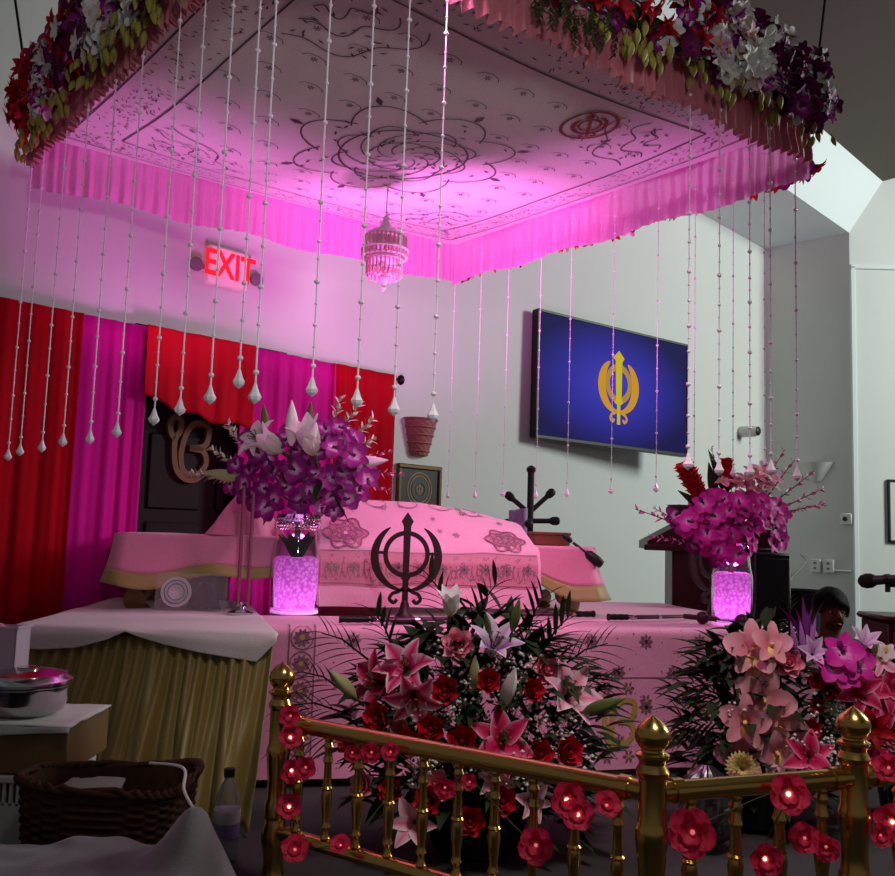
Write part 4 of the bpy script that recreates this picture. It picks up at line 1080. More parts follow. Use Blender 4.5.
# ---- glowing vases with bouquets
def vase(label, base, r, h, fill, cat='vase'):
    g = thing('glass_vase', label, cat, base, group='glass vases on the stage')
    T = Matrix.Translation(base)
    prof = [(.001, .006), (r*.9, .006), (r*.97, .02), (r, h*.3), (r*1.0, h*.6), (r*.90, h*.72), (r*.86, h*.85), (r*.93, h)]
    inn = [(x-.006, z+.008) for x, z in prof[::-1][:-1]]
    mb = MB(); mb.lathe(prof+[(prof[-1][0]-.004, h+.003)]+inn+[(.001, .02)], 36, T=T); mb.build('glass', M_glass, g, ang=None, world=True)
    m, n, l, b = nt('lit_water_beads')
    tcn = n.new('ShaderNodeTexCoord'); vn = n.new('ShaderNodeTexVoronoi'); vn.inputs['Scale'].default_value = 70; l.new(tcn.outputs['Object'], vn.inputs['Vector'])
    rp = n.new('ShaderNodeValToRGB'); rp.color_ramp.elements[0].color = lin((250, 232, 250)); rp.color_ramp.elements[1].color = lin((196, 120, 200)); rp.color_ramp.elements[1].position = .7
    l.new(vn.outputs['Distance'], rp.inputs[0]); l.new(rp.outputs[0], b.inputs['Base Color'])
    b.inputs['Roughness'].default_value = .4
    b.inputs['Subsurface Weight'].default_value = .0
    bpn = n.new('ShaderNodeBump'); bpn.inputs['Strength'].default_value = .6; bpn.inputs['Distance'].default_value = .006; l.new(vn.outputs['Distance'], bpn.inputs['Height']); l.new(bpn.outputs[0], b.inputs['Normal'])
    trn = n.new('ShaderNodeBsdfTranslucent'); l.new(rp.outputs[0], trn.inputs[0]); mxs = n.new('ShaderNodeMixShader'); mxs.inputs[0].default_value = .55; l.new(b.outputs[0], mxs.inputs[1]); l.new(trn.outputs[0], mxs.inputs[2]); l.new(mxs.outputs[0], n['Material Output'].inputs['Surface'])
    rf = r-.009
    mb = MB(); mb.lathe([(.001, .022), (rf*.9, .022), (rf, h*.3), (rf, h*fill*.97), (rf*.8, h*fill), (.001, h*fill*.99)], 30, T=T); f = mb.build('bead_filling', m, g, ang=None, world=True); f['kind'] = 'stuff'
    mb = MB(); mb.lathe([(r*.9, .0), (r*.98, .002), (r*.98, .012), (r*.9, .014)], 30, T=T)
    mb.build('light_base', mat('lit_base', (250, 220, 250), .4, emit=(250, 150, 255), es=.5), g, world=True)
    return g, T
vb = onz(294, 613, ZP+.008); hv = P(294, 516, vb.y).z-vb.z
VA, TA = vase('tall clear glass vase, glowing pink, with a rhinestone collar and purple orchids', vb, .108, hv, .58)
mb = MB()
for j in range(4):
    for k in range(44): mb.lathe([(.001, -.006), (.007, 0), (.001, .006)], 6, T=TA @ Matrix.Rotation(2*PI*k/44+j*.07, 4, 'Z') @ Matrix.Translation((.101, 0, hv*.87+j*.014)) )
mb.build('rhinestone_collar', M_sequin, VA, smooth=False, world=True)
vb2 = onz(732, 625, ZP+.008); hv2 = P(732, 545, vb2.y).z-vb2.z
VB, TB2 = vase('smaller clear glass vase, glowing pink, with magenta orchids and a red ginger flower', vb2, .092, hv2, .66)

BQ = thing('flower_bouquet', 'bouquet of white lilies and purple orchids in the rhinestone-collared vase', 'bouquet', vb+V((0, 0, hv*.3)), group='bouquets in the glass vases')
def pick(bq, name, me, u, v, d, direc, s, spin=None, stam=False):
    o = put(name, me, P(u, v, d), bq, direc, R(0, 6) if spin is None else spin, s)
    if stam:
        c = bpy.data.objects.new('stamens', me_stamen); COL.objects.link(c); c.parent = o
    return o
dv_ = vb.y
top = vb+V((0, 0, hv+.02))
def stems(bq, n, base, top, spread, hts):
    for k in range(n):
        a = R(0, 6.3); q = top+V((cos(a)*spread*R(.3, 1), sin(a)*spread*R(.3, 1), hts*R(.4, 1)))
        m = base+V((R(-.03, .03), R(-.03, .03), 0))
        mb = MB(); mb.tube(smooth_path([tuple(m), tuple(m.lerp(top, .7)), tuple(top+(q-top)*.15), tuple(q)], 4), .006, 6); mb.build('stem', M_stem, bq, world=True)
stems(BQ, 12, vb+V((0, 0, hv*.35)), top, .18, .18)
for k in range(14):
    mb = MB(); a = k*.45; blade_leaf(mb, vb+V((.02*cos(a), .02*sin(a), hv*.55)), (cos(a)*.5, sin(a)*.5, 1), R(.14, .18), .03, 0, .2); mb.build('leaf', M_leaf, BQ, world=True)
for (u, v) in ((258, 465), (285, 482), (308, 462), (326, 484), (342, 472), (276, 500), (296, 510), (318, 498), (350, 500), (338, 482), (322, 440), (286, 440), (268, 462), (292, 468), (312, 445), (356, 466), (238, 462), (232, 484), (244, 496), (360, 488), (248, 470), (262, 478), (283, 470), (300, 468), (318, 474), (335, 478), (345, 462), (350, 480), (258, 455), (276, 452), (296, 448), (315, 455), (330, 446), (343, 440), (355, 455), (362, 470), (266, 490), (288, 488), (312, 490), (330, 494), (322, 506), (336, 508), (344, 495), (254, 500), (268, 508), (247, 485), (306, 478), (240, 470), (250, 440), (340, 428), (326, 432), (368, 480), (302, 500), (275, 470), (352, 436), (262, 443)):
    d_ = dv_+R(-.14, .06); p = P(u+R(-3, 3), v+R(-3, 3), d_); dd = (p-(top+V((0, .05, .05)))).normalized()
    put('orchid', me_orP, p, BQ, dd*.8+V((R(-.3, .3), -.8, R(-.3, .3))), R(0, 6), .062*R(.85, 1.2))
pick(BQ, 'lily', me_half, 314, 455, dv_-.12, (-.25, -.5, .8), .19)
pick(BQ, 'lily', me_lilyW, 264, 444, dv_-.1, (-.6, -.8, .5), .13, stam=True)
pick(BQ, 'lily', me_half, 282, 452, dv_-.12, (-.8, -.4, .5), .17)
pick(BQ, 'lily_bud', me_budW, 291, 446, dv_-.16, (.0, -.2, 1), .2)
pick(BQ, 'lily_bud', me_budW, 346, 465, dv_-.08, (1, -.3, .12), .20)
pick(BQ, 'lily_bud', me_budG, 242, 478, dv_-.06, (-1, -.3, .12), .17)
pick(BQ, 'lily_bud', me_budGr, 266, 432, dv_-.02, (-.15, 0, 1), .13)
pick(BQ, 'lily_bud', me_budGr, 308, 432, dv_-.02, (.05, 0, 1), .14)
for (u, v, dx, dz, s) in ((330, 450, .5, .9, .26), (338, 456, .8, .8, .24), (325, 448, .25, 1, .24), (334, 462, 1, .6, .22), (250, 460, -.5, .8, .2), (246, 472, -.9, .5, .2), (240, 482, -1, .15, .22), (250, 452, -.8, .9, .16)):
    pick(BQ, 'leaf_spray', me_sprW, u, v, dv_+.02, (dx, -.2, dz), s)
for (u, v, dx, dz, s) in ((352, 470, 1, -.05, .24), (350, 480, 1, -.2, .2), (350, 460, 1, .25, .2), (335, 490, .9, -.9, .13)):
    pick(BQ, 'bud_sprig', me_sprP, u, v, dv_, (dx, 0, dz), s)
pick(BQ, 'leaf', me_leaf, 333, 496, dv_-.08, (.6, -.2, -.9), .16); pick(BQ, 'leaf', me_leaf, 272, 498, dv_-.08, (-.2, -.3, -1), .13); pick(BQ, 'leaf', me_leaf, 320, 480, dv_-.1, (-.2, -.3, -1), .12)
# right bouquet
B2 = thing('flower_bouquet', 'bouquet of magenta orchids and red ginger flowers in the smaller vase', 'bouquet', vb2+V((0, 0, hv2*.3)), group='bouquets in the glass vases')
d2 = vb2.y; top2 = vb2+V((0, 0, hv2+.02))
stems(B2, 8, vb2+V((0, 0, hv2*.4)), top2, .15, .18)
for k in range(88):
    a, q = R(0, 6.3), R(.02, 1)**.5
    u, v = 738+50*q*cos(a), 524+32*q*sin(a)
    if u < 700 and v > 545: continue
    p = P(u, v, d2+R(-.16, .05)); put('orchid', me_orM, p, B2, (p-top2).normalized()*.7+V((R(-.3, .3), -.8, R(-.3, .3))), R(0, 6), .054*R(.8, 1.15))
for (u, v) in ((690, 530), (682, 525), (700, 538), (708, 548), (694, 545), (716, 558), (724, 552), (676, 515), (700, 522)):
    p = P(u, v, d2-.02); put('orchid', me_orP, p, B2, (R(-.4, .1), -1, R(-.2, .3)), R(0, 6), .056)
for k in range(30):
    u, v = R(714, 775), R(472, 512); p = P(u, v, d2+R(-.1, .08)); put('pink_orchid', me_orPk, p, B2, (p-top2).normalized()*.8+V((0, -.6, .1)), R(0, 6), .058*R(.8, 1.2))
pick(B2, 'ginger_flower', me_ginger, 706, 506, d2-.1, (-.6, -.2, .95), .2); pick(B2, 'ginger_flower', me_ginger, 728, 494, d2+.02, (-.05, 0, 1), .15)
pick(B2, 'leaf', me_leaf2, 708, 515, d2-.04, (-1, -.1, .2), .2); pick(B2, 'leaf', me_leaf2, 706, 508, d2-.04, (-1, -.2, .55), .16); pick(B2, 'leaf', me_leaf, 722, 490, d2, (-.35, 0, 1), .2); pick(B2, 'leaf', me_leaf, 716, 500, d2, (-.2, 0, 1), .18)
pick(B2, 'lily_bud', me_budW, 748, 492, d2+.02, (.1, 0, 1), .13); pick(B2, 'lily_bud', me_budW, 758, 496, d2+.02, (.3, 0, 1), .11)
for (u, v, dx, dz, s) in ((695, 532, -1, .3, .3), (700, 536, -1, .5, .26), (694, 545, -1, .1, .22), (770, 505, .8, .7, .26), (775, 512, 1, .5, .26), (780, 515, 1, .25, .22), (760, 495, .5, .9, .24), (765, 500, .65, .9, .26), (716, 478, -.2, 1, .15), (785, 512, 1, .15, .2)):
    pick(B2, 'bud_sprig', me_sprP, u, v, d2, (dx, -.1, dz), s)
# ------------------------------------------------------------------ brass railing
RA, RB, RC = onz(283, 663, .616), onz(653, 717, .616), onz(853, 708, .616)
for p in (RA, RB, RC): p.z = 0
RD = RC+V((.9, .33, 0)).normalized()*.95
RL = thing('railing', 'polished brass railing of turned balusters and pointed posts across the front', 'railing', RB)
def post(p, s=1.0, r=1.0):
    pr = [(.045, 0), (.045, .03), (.034, .05), (.028, .09), (.036, .13), (.04, .16), (.032, .19), (.03, .2), (.036, .21), (.036, .24), (.030, .255), (.028, .30), (.034, .36), (.036, .38), (.033, .39),
          (.030, .40), (.030, .49), (.034, .495), (.036, .505), (.032, .512), (.028, .52), (.03, .528), (.036, .534), (.036, .54), (.026, .546), (.024, .55), (.030, .555), (.037, .567), (.0385, .578), (.036, .589), (.028, .600), (.016, .610), (.006, .617), (.0, .622)]
    mb = MB(); mb.lathe([(a*r, b*s) for a, b in pr], 28, T=Matrix.Translation(p)); return mb.build('post', M_gold, RL, ang=.5, world=True)
post(RA, 1, .92); post(RB, 1, 1.0); post(RC, 1, 1.02); post(RD, 1, 1.0)
def balus(p, z0, z1, r):
    h = z1-z0
    pr = [(.5, 0), (.9, .02), (.6, .05), (.55, .1), (.9, .13), (.7, .16), (.62, .2), (.85, .32), (1.0, .42), (.8, .48), (1.05, .5), (.8, .52), (.7, .6), (.6, .72), (.9, .76), (.7, .8), (.62, .86), (.9, .9), (.6, .94), (.85, .97), (.6, 1)]
    mb = MB(); mb.lathe([(a*r, z0+b*h) for a, b in pr], 16, T=Matrix.Translation(p)); mb.build('baluster', M_gold, RL, ang=.5, world=True)
for (a, b, n_, r) in ((RA, RB, 10, .0155), (RB, RC, 4, .018), (RC, RD, 5, .018)):
    d = (b-a).normalized()
    for (z, w, nm) in ((.46, .026, 'top_rail'), (.165, .022, 'bottom_rail')):
        mb = MB(); pth = [a+d*.02+V((0, 0, z)), b-d*.02+V((0, 0, z))]
        mb.tube(pth, w, 12 if nm == 'top_rail' else 10, flat=.85)
        for e in (a+d*.06, b-d*.06): mb.tube([e-d*.012+V((0, 0, z)), e+d*.012+V((0, 0, z))], w*1.15, 14, flat=.88)
        mb.build(nm, M_gold, RL, world=True)
    for k in range(n_):
        f = (k+.75)/(n_+.5) if n_ == 10 else (k+.8)/(n_+.6)
        balus(a+(b-a)*f, .18, .445, r)

# ---- string of lit silk flowers wound on the railing
def silk_blossom(name):
    mb = MB()
    for k in range(5): petal(mb, 1, .52, .7, .9, k*1.2566+.1, 0, .04, 0, cup=.3, ruffle=.07, pw=1.35, tip=.5, nu=6, nv=7)
    for k in range(5): petal(mb, .65, .36, .4, .6, k*1.2566+.7, 0, .04, .02, cup=.3, ruffle=.06, pw=1.3, tip=.5)
    for k in range(3): petal(mb, .6, .16, 1.5, .5, k*2.1+.4, 1, .05, -.06)
    return mb.mesh(name, [P_silk, M_leaf2], ang=None)
me_silk = silk_blossom('silk_blossom')
mb = MB(); mb.lathe([(.001, .0), (.05, .02), (.09, .12), (.07, .2), (.001, .24)], 10); me_bulb = mb.mesh('bulb', mat('warm_bulb', (255, 235, 200), .3, emit=(255, 226, 190), es=6), ang=None)
mb = MB(); mb.lathe([(.001, .0), (.05, .02), (.09, .12), (.07, .2), (.001, .24)], 10); me_bulb0 = mb.mesh('bulb', mat('pale_centre', (250, 170, 170), .4, emit=(255, 150, 150), es=.5), ang=None)
def silk(label, pts, s0, wire=True):
    g = thing('flower_light_string', label, 'light string', V(pts[0][3]), group='flower light strings on the railing')
    ps = []
    for (u, v, lit, p, sc_) in pts:
        o = put('blossom', me_silk, p, g, tocam(p, .35), R(0, 6), s0*sc_)
        c = bpy.data.objects.new('bulb', me_bulb if lit else me_bulb0); COL.objects.link(c); c.parent = o
        ps.append(p+V((0, .02, 0)))
    mb = MB(); mb.tube(smooth_path([tuple(p+V((0, 0, 0))) for p in ps], 6), .0013, 5); mb.build('wire', M_stem, g, world=True)
def near(a, b, u, v, off=.045):
    d = (b-a).normalized(); n = V((d.y, -d.x, 0)); n = n if n.y < 0 else -n
    return onplane(u, v, a+n*off, n)
def spts(a, b, L): return [(u, v, lit, near(a, b, u, v), s) for u, v, lit, s in L]
silk('lit hot pink silk flower string wound down the post beside the gold skirt', spts(RA, RB, [(291, 716, 0, .9), (290, 738, 1, 1.0), (306, 767, 0, .9), (291, 770, 1, 1.0), (289, 807, 1, 1), (295, 850, 0, 1.1), (341, 846, 0, .8)]), .036)
silk('lit hot pink silk flower string hung along the long rail beside the middle post', spts(RA, RB, [(352, 752, 0, .7), (372, 752, 0, .8), (391, 752, 0, .7), (445, 787, 0, .8), (470, 782, 0, .6), (536, 845, 0, 1.2), (566, 800, 1, 1.2), (578, 815, 1, 1.1), (606, 806, 0, .9)]), .036)
silk('lit hot pink silk flower string on the short rail between the two pointed posts', spts(RB, RC, [(693, 832, 0, 1.5), (788, 794, 1, 1.3), (764, 858, 1, 1.1), (805, 838, 0, 1.0), (826, 846, 0, .9)]), .036)
silk('lit hot pink silk flower string on the rail beyond the last pointed post', spts(RC, RD, [(889, 768, 0, 1.0), (893, 822, 1, 1.2), (880, 835, 0, .8)]), .036)

# ------------------------------------------------------------------ big floor arrangements
def foliage_mass(g, c, rx, ry, z0, z1, n, seed, m=M_leaf, L=(.09, .16)):
    rr = random.Random(seed); mb = MB()
    for k in range(n):
        t = rr.random(); a = rr.uniform(0, 6.3); q = math.sqrt(rr.random())
        prof = (.45+.55*sin(PI*min(1, .15+t*.75)))
        p = c+V((rx*prof*q*cos(a), ry*prof*q*sin(a), 0)); p.z = z0+(z1-z0)*t*(1-.25*q)
        d = V((cos(a)*q+rr.uniform(-.5, .5), sin(a)*q-.35+rr.uniform(-.5, .5), rr.uniform(-.2, .9)))
        blade_leaf(mb, p, d, rr.uniform(*L), rr.uniform(.012, .026), 0, .25)
    o = mb.build('foliage', m, g, ang=None, world=True); o['kind'] = 'stuff'
def breath(g, pts, n, seed, d0):
    """baby's breath: tiny white flowerets on hair-thin stems"""
    rr = random.Random(seed); mb = MB()
    for (u, v, r, d) in pts:
        c = P(u, v, d)
        for k in range(n):
            a, q = rr.uniform(0, 6.3), rr.random()**.5
            p = P(u+r*q*cos(a), v+r*q*sin(a), d+rr.uniform(-.06, .06)); s = rr.uniform(.004, .0075)
            mb.add([p+V(x)*s for x in ((1, 0, 0), (-1, 0, 0), (0, 1, 0), (0, -1, 0), (0, 0, 1), (0, 0, -1))], [(0, 2, 4), (2, 1, 4), (1, 3, 4), (3, 0, 4), (2, 0, 5), (1, 2, 5), (3, 1, 5), (0, 3, 5)], 0)
            if k % 3 == 0: mb.tube([p, c+V((0, .12, -.1))], .0008, 3, 1)
    o = mb.build('babys_breath', [mat('tiny_white_flower', (214, 210, 200), .7), M_stem], g, smooth=False, world=True); o['kind'] = 'stuff'
def palm(g, p, d, L, n=11, spread=.8):
    mb = MB(); d = V(d).normalized(); side = d.cross(V((0, -1, .2))).normalized()
    mb.tube([p, p+d*L*.5-V((0, 0, .0)), p+d*L*.8-V((0, 0, .03))], [.004, .003, .002], 5)
    for k in range(n):
        t = .15+.65*k/n; s = 1 if k % 2 else -1
        q = p+d*L*t-V((0, 0, .03*t))
        blade_leaf(mb, q, d*1.0+side*s*spread*(1-.5*t)+V((0, R(-.2, .1), R(-.1, .1))), L*R(.45, .62)*(1-.3*t), .0085, 0, .3)
    mb.build('palm_frond', M_palm, g, ang=None, world=True)
FA = thing('flower_arrangement', 'large floor arrangement of lilies, red roses and palm fronds before the stage', 'flower arrangement', (.13, 2.95, 0), group='floor flower arrangements')
mb = MB(); mb.lathe([(.10, 0), (.14, .02), (.17, .16), (.18, .2), (.165, .2), (.15, .1), (.001, .09)], 28, T=Matrix.Translation((.13, 2.95, 0))); mb.build('bowl', M_black, FA, world=True)
foliage_mass(FA, V((.13, 2.97, 0)), .44, .22, .10, .80, 900, 3)
dA = 2.78
def fa(name, me, u, v, s, up=.2, side=None, d=None, stam=False, spin=None):
    dd = d or (dA+.0007*abs(u-470)-.0006*(v-690))
    p = P(u, v, dd); sd = (u-470)/170 if side is None else side
    o = put(name, me, p, FA, V((sd, -1, up)), R(0, 6) if spin is None else spin, s)
    if stam: c = bpy.data.objects.new('stamens', me_stamen); COL.objects.link(c); c.parent = o
for (u, v, s) in ((446, 690, .06), (487, 681, .052), (383, 719, .066), (433, 729, .06), (462, 741, .066), (562, 752, .068), (535, 754, .062), (412, 742, .055), (430, 800, .06), (500, 800, .06), (352, 742, .05), (470, 820, .06), (395, 790, .055), (530, 690, .05)):
    fa('red_rose', me_roseR, u, v, s*1.12, d=dA-.07)
for (u, v, s) in ((458, 646, .07), (543, 671, .066), (402, 732, .052), (437, 786, .066), (366, 786, .06), (400, 700, .04)):
    fa('pink_rose', me_roseP, u, v, s, .35)
fa('lily', me_hot, 385, 684, .12, .3, -.9, stam=True); fa('lily', me_star, 408, 674, .12, .8, -.3, stam=True); fa('lily', me_star, 413, 690, .11, -.5, .1, dA-.06, True)
fa('lily', me_lav, 490, 655, .13, 1.2, .3, None, True); fa('lily', me_half, 450, 616, .10, 2.4, 0); fa('lily', me_pale, 562, 702, .14, .9, .5, None, True)
fa('lily', me_hot, 500, 744, .115, .5, .1, dA-.06, True); fa('lily', me_pale, 415, 822, .10, .2, -.2); fa('lily', me_pale, 492, 778, .08, .2, .2); fa('lily', me_pale, 528, 800, .08)
for (nm, me, u, v, s, up, sd) in (('lily_bud', me_budG, 356, 698, .13, 1.4, -1.2), ('lily_bud', me_budG, 474, 690, .11, 3.5, 0), ('lily_bud', me_budW, 503, 708, .15, 1.8, .4), ('lily_bud', me_budGr, 512, 632, .11, 3, .5), ('lily_bud', me_budGr, 583, 712, .14, .8, 1.6), ('lily_bud', me_budG, 430, 735, .1, 2, 0), ('lily_bud', me_budGr, 490, 635, .08, 2.5, -.6)):
    fa(nm, me, u, v, s, up, sd, dA-.03)
for (u, v, dx, dz, L) in ((350, 715, -.9, .3, .23), (355, 700, -1, .7, .24), (350, 735, -1, .05, .24), (400, 665, -.4, .9, .26), (375, 665, -.8, .6, .26), (455, 625, -.5, 1, .26), (470, 635, .4, 1, .26), (530, 672, .5, .9, .3), (548, 676, .9, .7, .28), (565, 690, 1, .45, .2), (520, 655, .3, 1, .28)):
    palm(FA, P(u, v, 2.95), (dx, -.15, dz), L*1.05)
breath(FA, [(448, 660, 22, 2.8), (440, 705, 22, 2.76), (470, 720, 24, 2.76), (420, 712, 16, 2.74), (515, 700, 26, 2.8), (545, 735, 26, 2.78), (560, 720, 22, 2.8), (490, 668, 20, 2.82), (520, 668, 16, 2.84), (580, 765, 20, 2.78), (470, 765, 20, 2.7), (420, 770, 18, 2.72), (520, 770, 20, 2.7), (465, 690, 18, 2.78)], 55, 3, dA)

FB = thing('flower_arrangement', 'floor arrangement of pale pink orchids, roses and purple blooms near the last pointed post', 'flower arrangement', (1.12, 3.25, 0), group='floor flower arrangements')
mb = MB(); mb.lathe([(.10, 0), (.13, .02), (.16, .16), (.17, .2), (.155, .2), (.14, .1), (.001, .09)], 28, T=Matrix.Translation((1.12, 3.3, 0))); mb.build('bowl', M_black, FB, world=True)
foliage_mass(FB, V((1.14, 3.3, 0)), .30, .2, .10, .76, 600, 5)
dB = 3.12
def fb(name, me, u, v, s, up=.1, side=0, d=None, stam=False, spin=None):
    p = P(u, v, d or dB); o = put(name, me, p, FB, V((side-.25, -1, up)), R(0, 6) if spin is None else spin, s)
    if stam: c = bpy.data.objects.new('stamens', me_stamen); COL.objects.link(c); c.parent = o
    return o
for (u, v, s, up, sd) in ((752, 650, .105, .2, 0), (770, 645, .08, .3, .4), (757, 666, .07, -.2, -.2), (763, 700, .115, .0, 0), (776, 712, .08, 0, .4), (746, 722, .095, .0, -.3), (779, 728, .10, -.1, .3), (742, 755, .095, .2, -.4), (776, 752, .085, -.2, .3), (766, 735, .08, -.3, 0)):
    o = fb('orchid', me_orC, u, v, s, up, sd, dB-.02+R(-.03, .03), spin=R(-.4, .4))
fb('pink_rose', me_roseP, 788, 664, .07, .3); fb('pink_rose', me_roseP, 698, 776, .05); 
fb('pompom_flower', me_roseP, 742, 768, .0001)
for (u, v, s) in ((816, 680, .05), (810, 728, .055), (818, 705, .04), (852, 700, .06), (830, 690, .05)): fb('red_rose', me_roseR, u, v, s)
for (u, v, s) in ((842, 652, .075), (832, 668, .06), (856, 665, .07), (846, 675, .06), (838, 656, .05)): fb('orchid', me_orM, u, v, s, .4, .2, dB-.06)
fb('lily', me_lav, 862, 648, .085, 1.2, .3); fb('lily', me_hot, 808, 758, .1, .4, 0, dB-.08, True); fb('lily', me_hot, 854, 690, .1, .2, .3); fb('lily', me_lav, 812, 655, .08, .5); fb('lily', me_pale, 780, 758, .07)
me_budL = bud_mesh('lily_bud', mat('lilac_bud', (190, 120, 200), .5), .07)
for (u, v, dx, dz, s) in ((805, 660, -.2, 1, .14), (810, 650, .1, 1, .12), (798, 655, -.3, 1, .12), (812, 652, -.1, 1, .1)): put('lily_bud', me_budL, P(u, v, dB), FB, (dx, -.2, dz), 0, s)
mb = MB()
for k in range(9): blade_leaf(mb, P(806, 646, dB), (R(-.6, .4), -.2, 1), R(.16, .24), .008, 0, .25)
mb.build('purple_spray', mat('purple_spray', (150, 70, 160), .5), FB, world=True)
for (u, v, dx, dz, L) in ((735, 700, -.9, .3, .22), (728, 720, -1, .0, .22), (730, 690, -.5, .8, .22), (740, 740, -1, -.2, .2), (790, 640, -.1, 1, .2), (728, 735, -1, .15, .2)): palm(FB, P(u, v, 3.2), (dx, -.15, dz), L, 12)
breath(FB, [(825, 705, 18, dB), (820, 730, 18, dB), (735, 710, 10, dB), (800, 745, 14, dB-.05), (836, 715, 14, dB), (828, 755, 14, dB-.06)], 45, 6, dB)
bpy.data.objects.remove([o for o in FB.children if o.name.startswith('pompom')][0])
def pompom():
    mb = MB()
    for j in range(6):
        for k in range(12):
            b = MB(); petal(b, .8, .16, .15+j*.28, .5, 0, 0, .05, 0, cup=.4, nu=2, nv=4); mb.merge(b, Matrix.Rotation(k*.5236+j*.26, 4, 'Z'))
    return mb.mesh('pompom_flower', mat('cream_petal', (206, 190, 120), .6), ang=None)
fb('pompom_flower', pompom(), 742, 768, .066, .2, 0, dB-.08)
FC = thing('flower_arrangement', 'small red and pink flower arrangement at the picture edge beyond the last post', 'flower arrangement', (1.78, 3.45, 0), group='floor flower arrangements')
mb = MB(); mb.lathe([(.09, 0), (.12, .02), (.14, .16), (.13, .16), (.12, .1), (.001, .09)], 24, T=Matrix.Translation((1.78, 3.45, 0))); mb.build('bowl', M_black, FC, world=True)
foliage_mass(FC, V((1.8, 3.5, 0)), .24, .18, .1, .62, 380, 9)
for (nm, me, u, v, s, up) in (('lily', me_hot, 890, 690, .1, .4), ('lily', me_hot, 886, 705, .09, .1), ('orchid', me_orPk, 882, 662, .06, .4), ('red_rose', me_roseR, 888, 725, .06, .2), ('lily', me_redL, 872, 728, .09, .2), ('pink_rose', me_roseP, 893, 740, .055, .2), ('red_rose', me_roseR, 868, 740, .05, .2), ('orchid', me_orW, 886, 652, .04, .4), ('lily_bud', me_budG, 875, 655, .08, 1.6), ('lily', me_hot, 868, 755, .08, .2)):
    put(nm, me, P(u, v, 3.3), FC, V((-.4, -1, up)), R(0, 6), s)
for (u, v) in ((680, 778), (700, 770)): pass
rk = P(706, 775, 3.0); 
wr = thing('wrapped_parcel', 'crumpled dark plastic wrapping at the foot of the pale pink orchids', 'wrapping', (rk.x, rk.y, 0))
mb = MB()
mb.grid(lambda u, v: V((rk.x, rk.y, 0))+V(((.10+.02*sin(v*9))*cos(2*PI*u)*sin(PI*(v*.92+.04))*(1+.35*noise.noise(V((cos(2*PI*u)*3, sin(2*PI*u)*3, v*6)))), .08*sin(2*PI*u)*sin(PI*(v*.92+.04))*(1+.35*noise.noise(V((cos(2*PI*u)*3, sin(2*PI*u)*3, v*6+9)))), .002+.27*v)), 40, 24)
mb.build('wrapping', mat('crumpled_dark_plastic', (40, 38, 40), .25, spec=.8), wr, smooth=False, world=True)

# ------------------------------------------------------------------ things on the floor beside the table
cx0, cx1, cy0, cy1 = -1.72, -1.07, 2.60, 2.93
ch = thing('plastic_crate', 'white slotted plastic crate on the floor under the cardboard box', 'crate', ((cx0+cx1)/2, (cy0+cy1)/2, 0))
mb = MB()
mb.box(cx0, cx1, cy0, cy0+.012, 0, .20); mb.box(cx0, cx1, cy1-.012, cy1, 0, .27); mb.box(cx0, cx0+.012, cy0, cy1, 0, .27); mb.box(cx1-.012, cx1, cy0, cy1, 0, .27); mb.box(cx0, cx1, cy0, cy1, 0, .01)
mb.rbox(cx0, cx1, cy0-.006, cy0+.014, .255, .275, .004)
n_ = 34
for k in range(n_+1):
    x = cx0+(cx1-cx0)*k/n_; mb.box(x-.004, x+.004, cy0, cy0+.01, .195, .26)
mb.build('crate_body', M_white_pl, ch, smooth=False, world=True)
cbx = thing('cardboard_box', 'flat brown cardboard box topped by a white cloth, on the crate', 'box', ((cx0+cx1)/2, (cy0+cy1)/2, .276))
mb = MB(); mb.rbox(cx0-.03, cx1+.03, cy0+.01, cy1-.01, .278, .405, .003); mb.build('box_body', M_cardboard, cbx, world=True)
mb = MB(); mb.rbox(cx0+.1, cx1-.2, cy0+.006, cy0+.012, .33, .36, .001); mb.build('tape', mat('brown_tape', (140, 116, 80), .3), cbx, world=True)
mb = MB()
mb.grid(lambda u, v: V((cx0-.05+(cx1-cx0+.09)*u, cy1-.02-(cy1-cy0-.01)*v, .412+.004*noise.noise(V((u*9, v*6, 4))))), 30, 16)
mb.grid(lambda u, v: V((cx0-.05+(cx1-cx0+.09)*u, cy0-.008-.006*sin(u*26)*v, .412-(.022+.012*sin(u*4))*v)), 30, 4)
o = mb.build('box_cloth', M_white_cloth, ang=None); md = o.modifiers.new('cloth_thickness', 'SOLIDIFY'); md.thickness = .004; tag(o, 'white cloth laid flat over the cardboard box', 'cloth')
bo = V((-1.225, 2.74, .419)); TBo = Matrix.Translation(bo)
pot = thing('steel_pot', 'round lidded steel pot on the white cloth of the cardboard box', 'pot', bo)
mb = MB(); mb.lathe([(.001, 0), (.085, 0), (.105, .012), (.118, .04), (.12, .07), (.126, .078), (.126, .084)], 40, T=TBo); mb.build('pot_body', M_steel, pot, world=True)
mb = MB(); mb.lathe([(.127, .084), (.13, .09), (.128, .1), (.115, .108), (.11, .116), (.06, .126), (.001, .128)], 40, T=TBo); lid = mb.build('lid', M_steel, pot, world=True)
mb = MB(); mb.lathe([(.03, .126), (.03, .134), (.001, .136)], 20, T=TBo); mb.build('knob', M_steel, lid)
tx0, tx1, ty0, ty1 = -1.66, -1.335, 2.885, 2.985
tub = thing('plastic_tub', 'milky plastic tub holding pink and dark cloths behind the steel pot', 'tub', ((tx0+tx1)/2, ty0, .417))
M_milk = mat('milky_plastic', (222, 200, 216), .35, alpha=.7)
mb = MB()
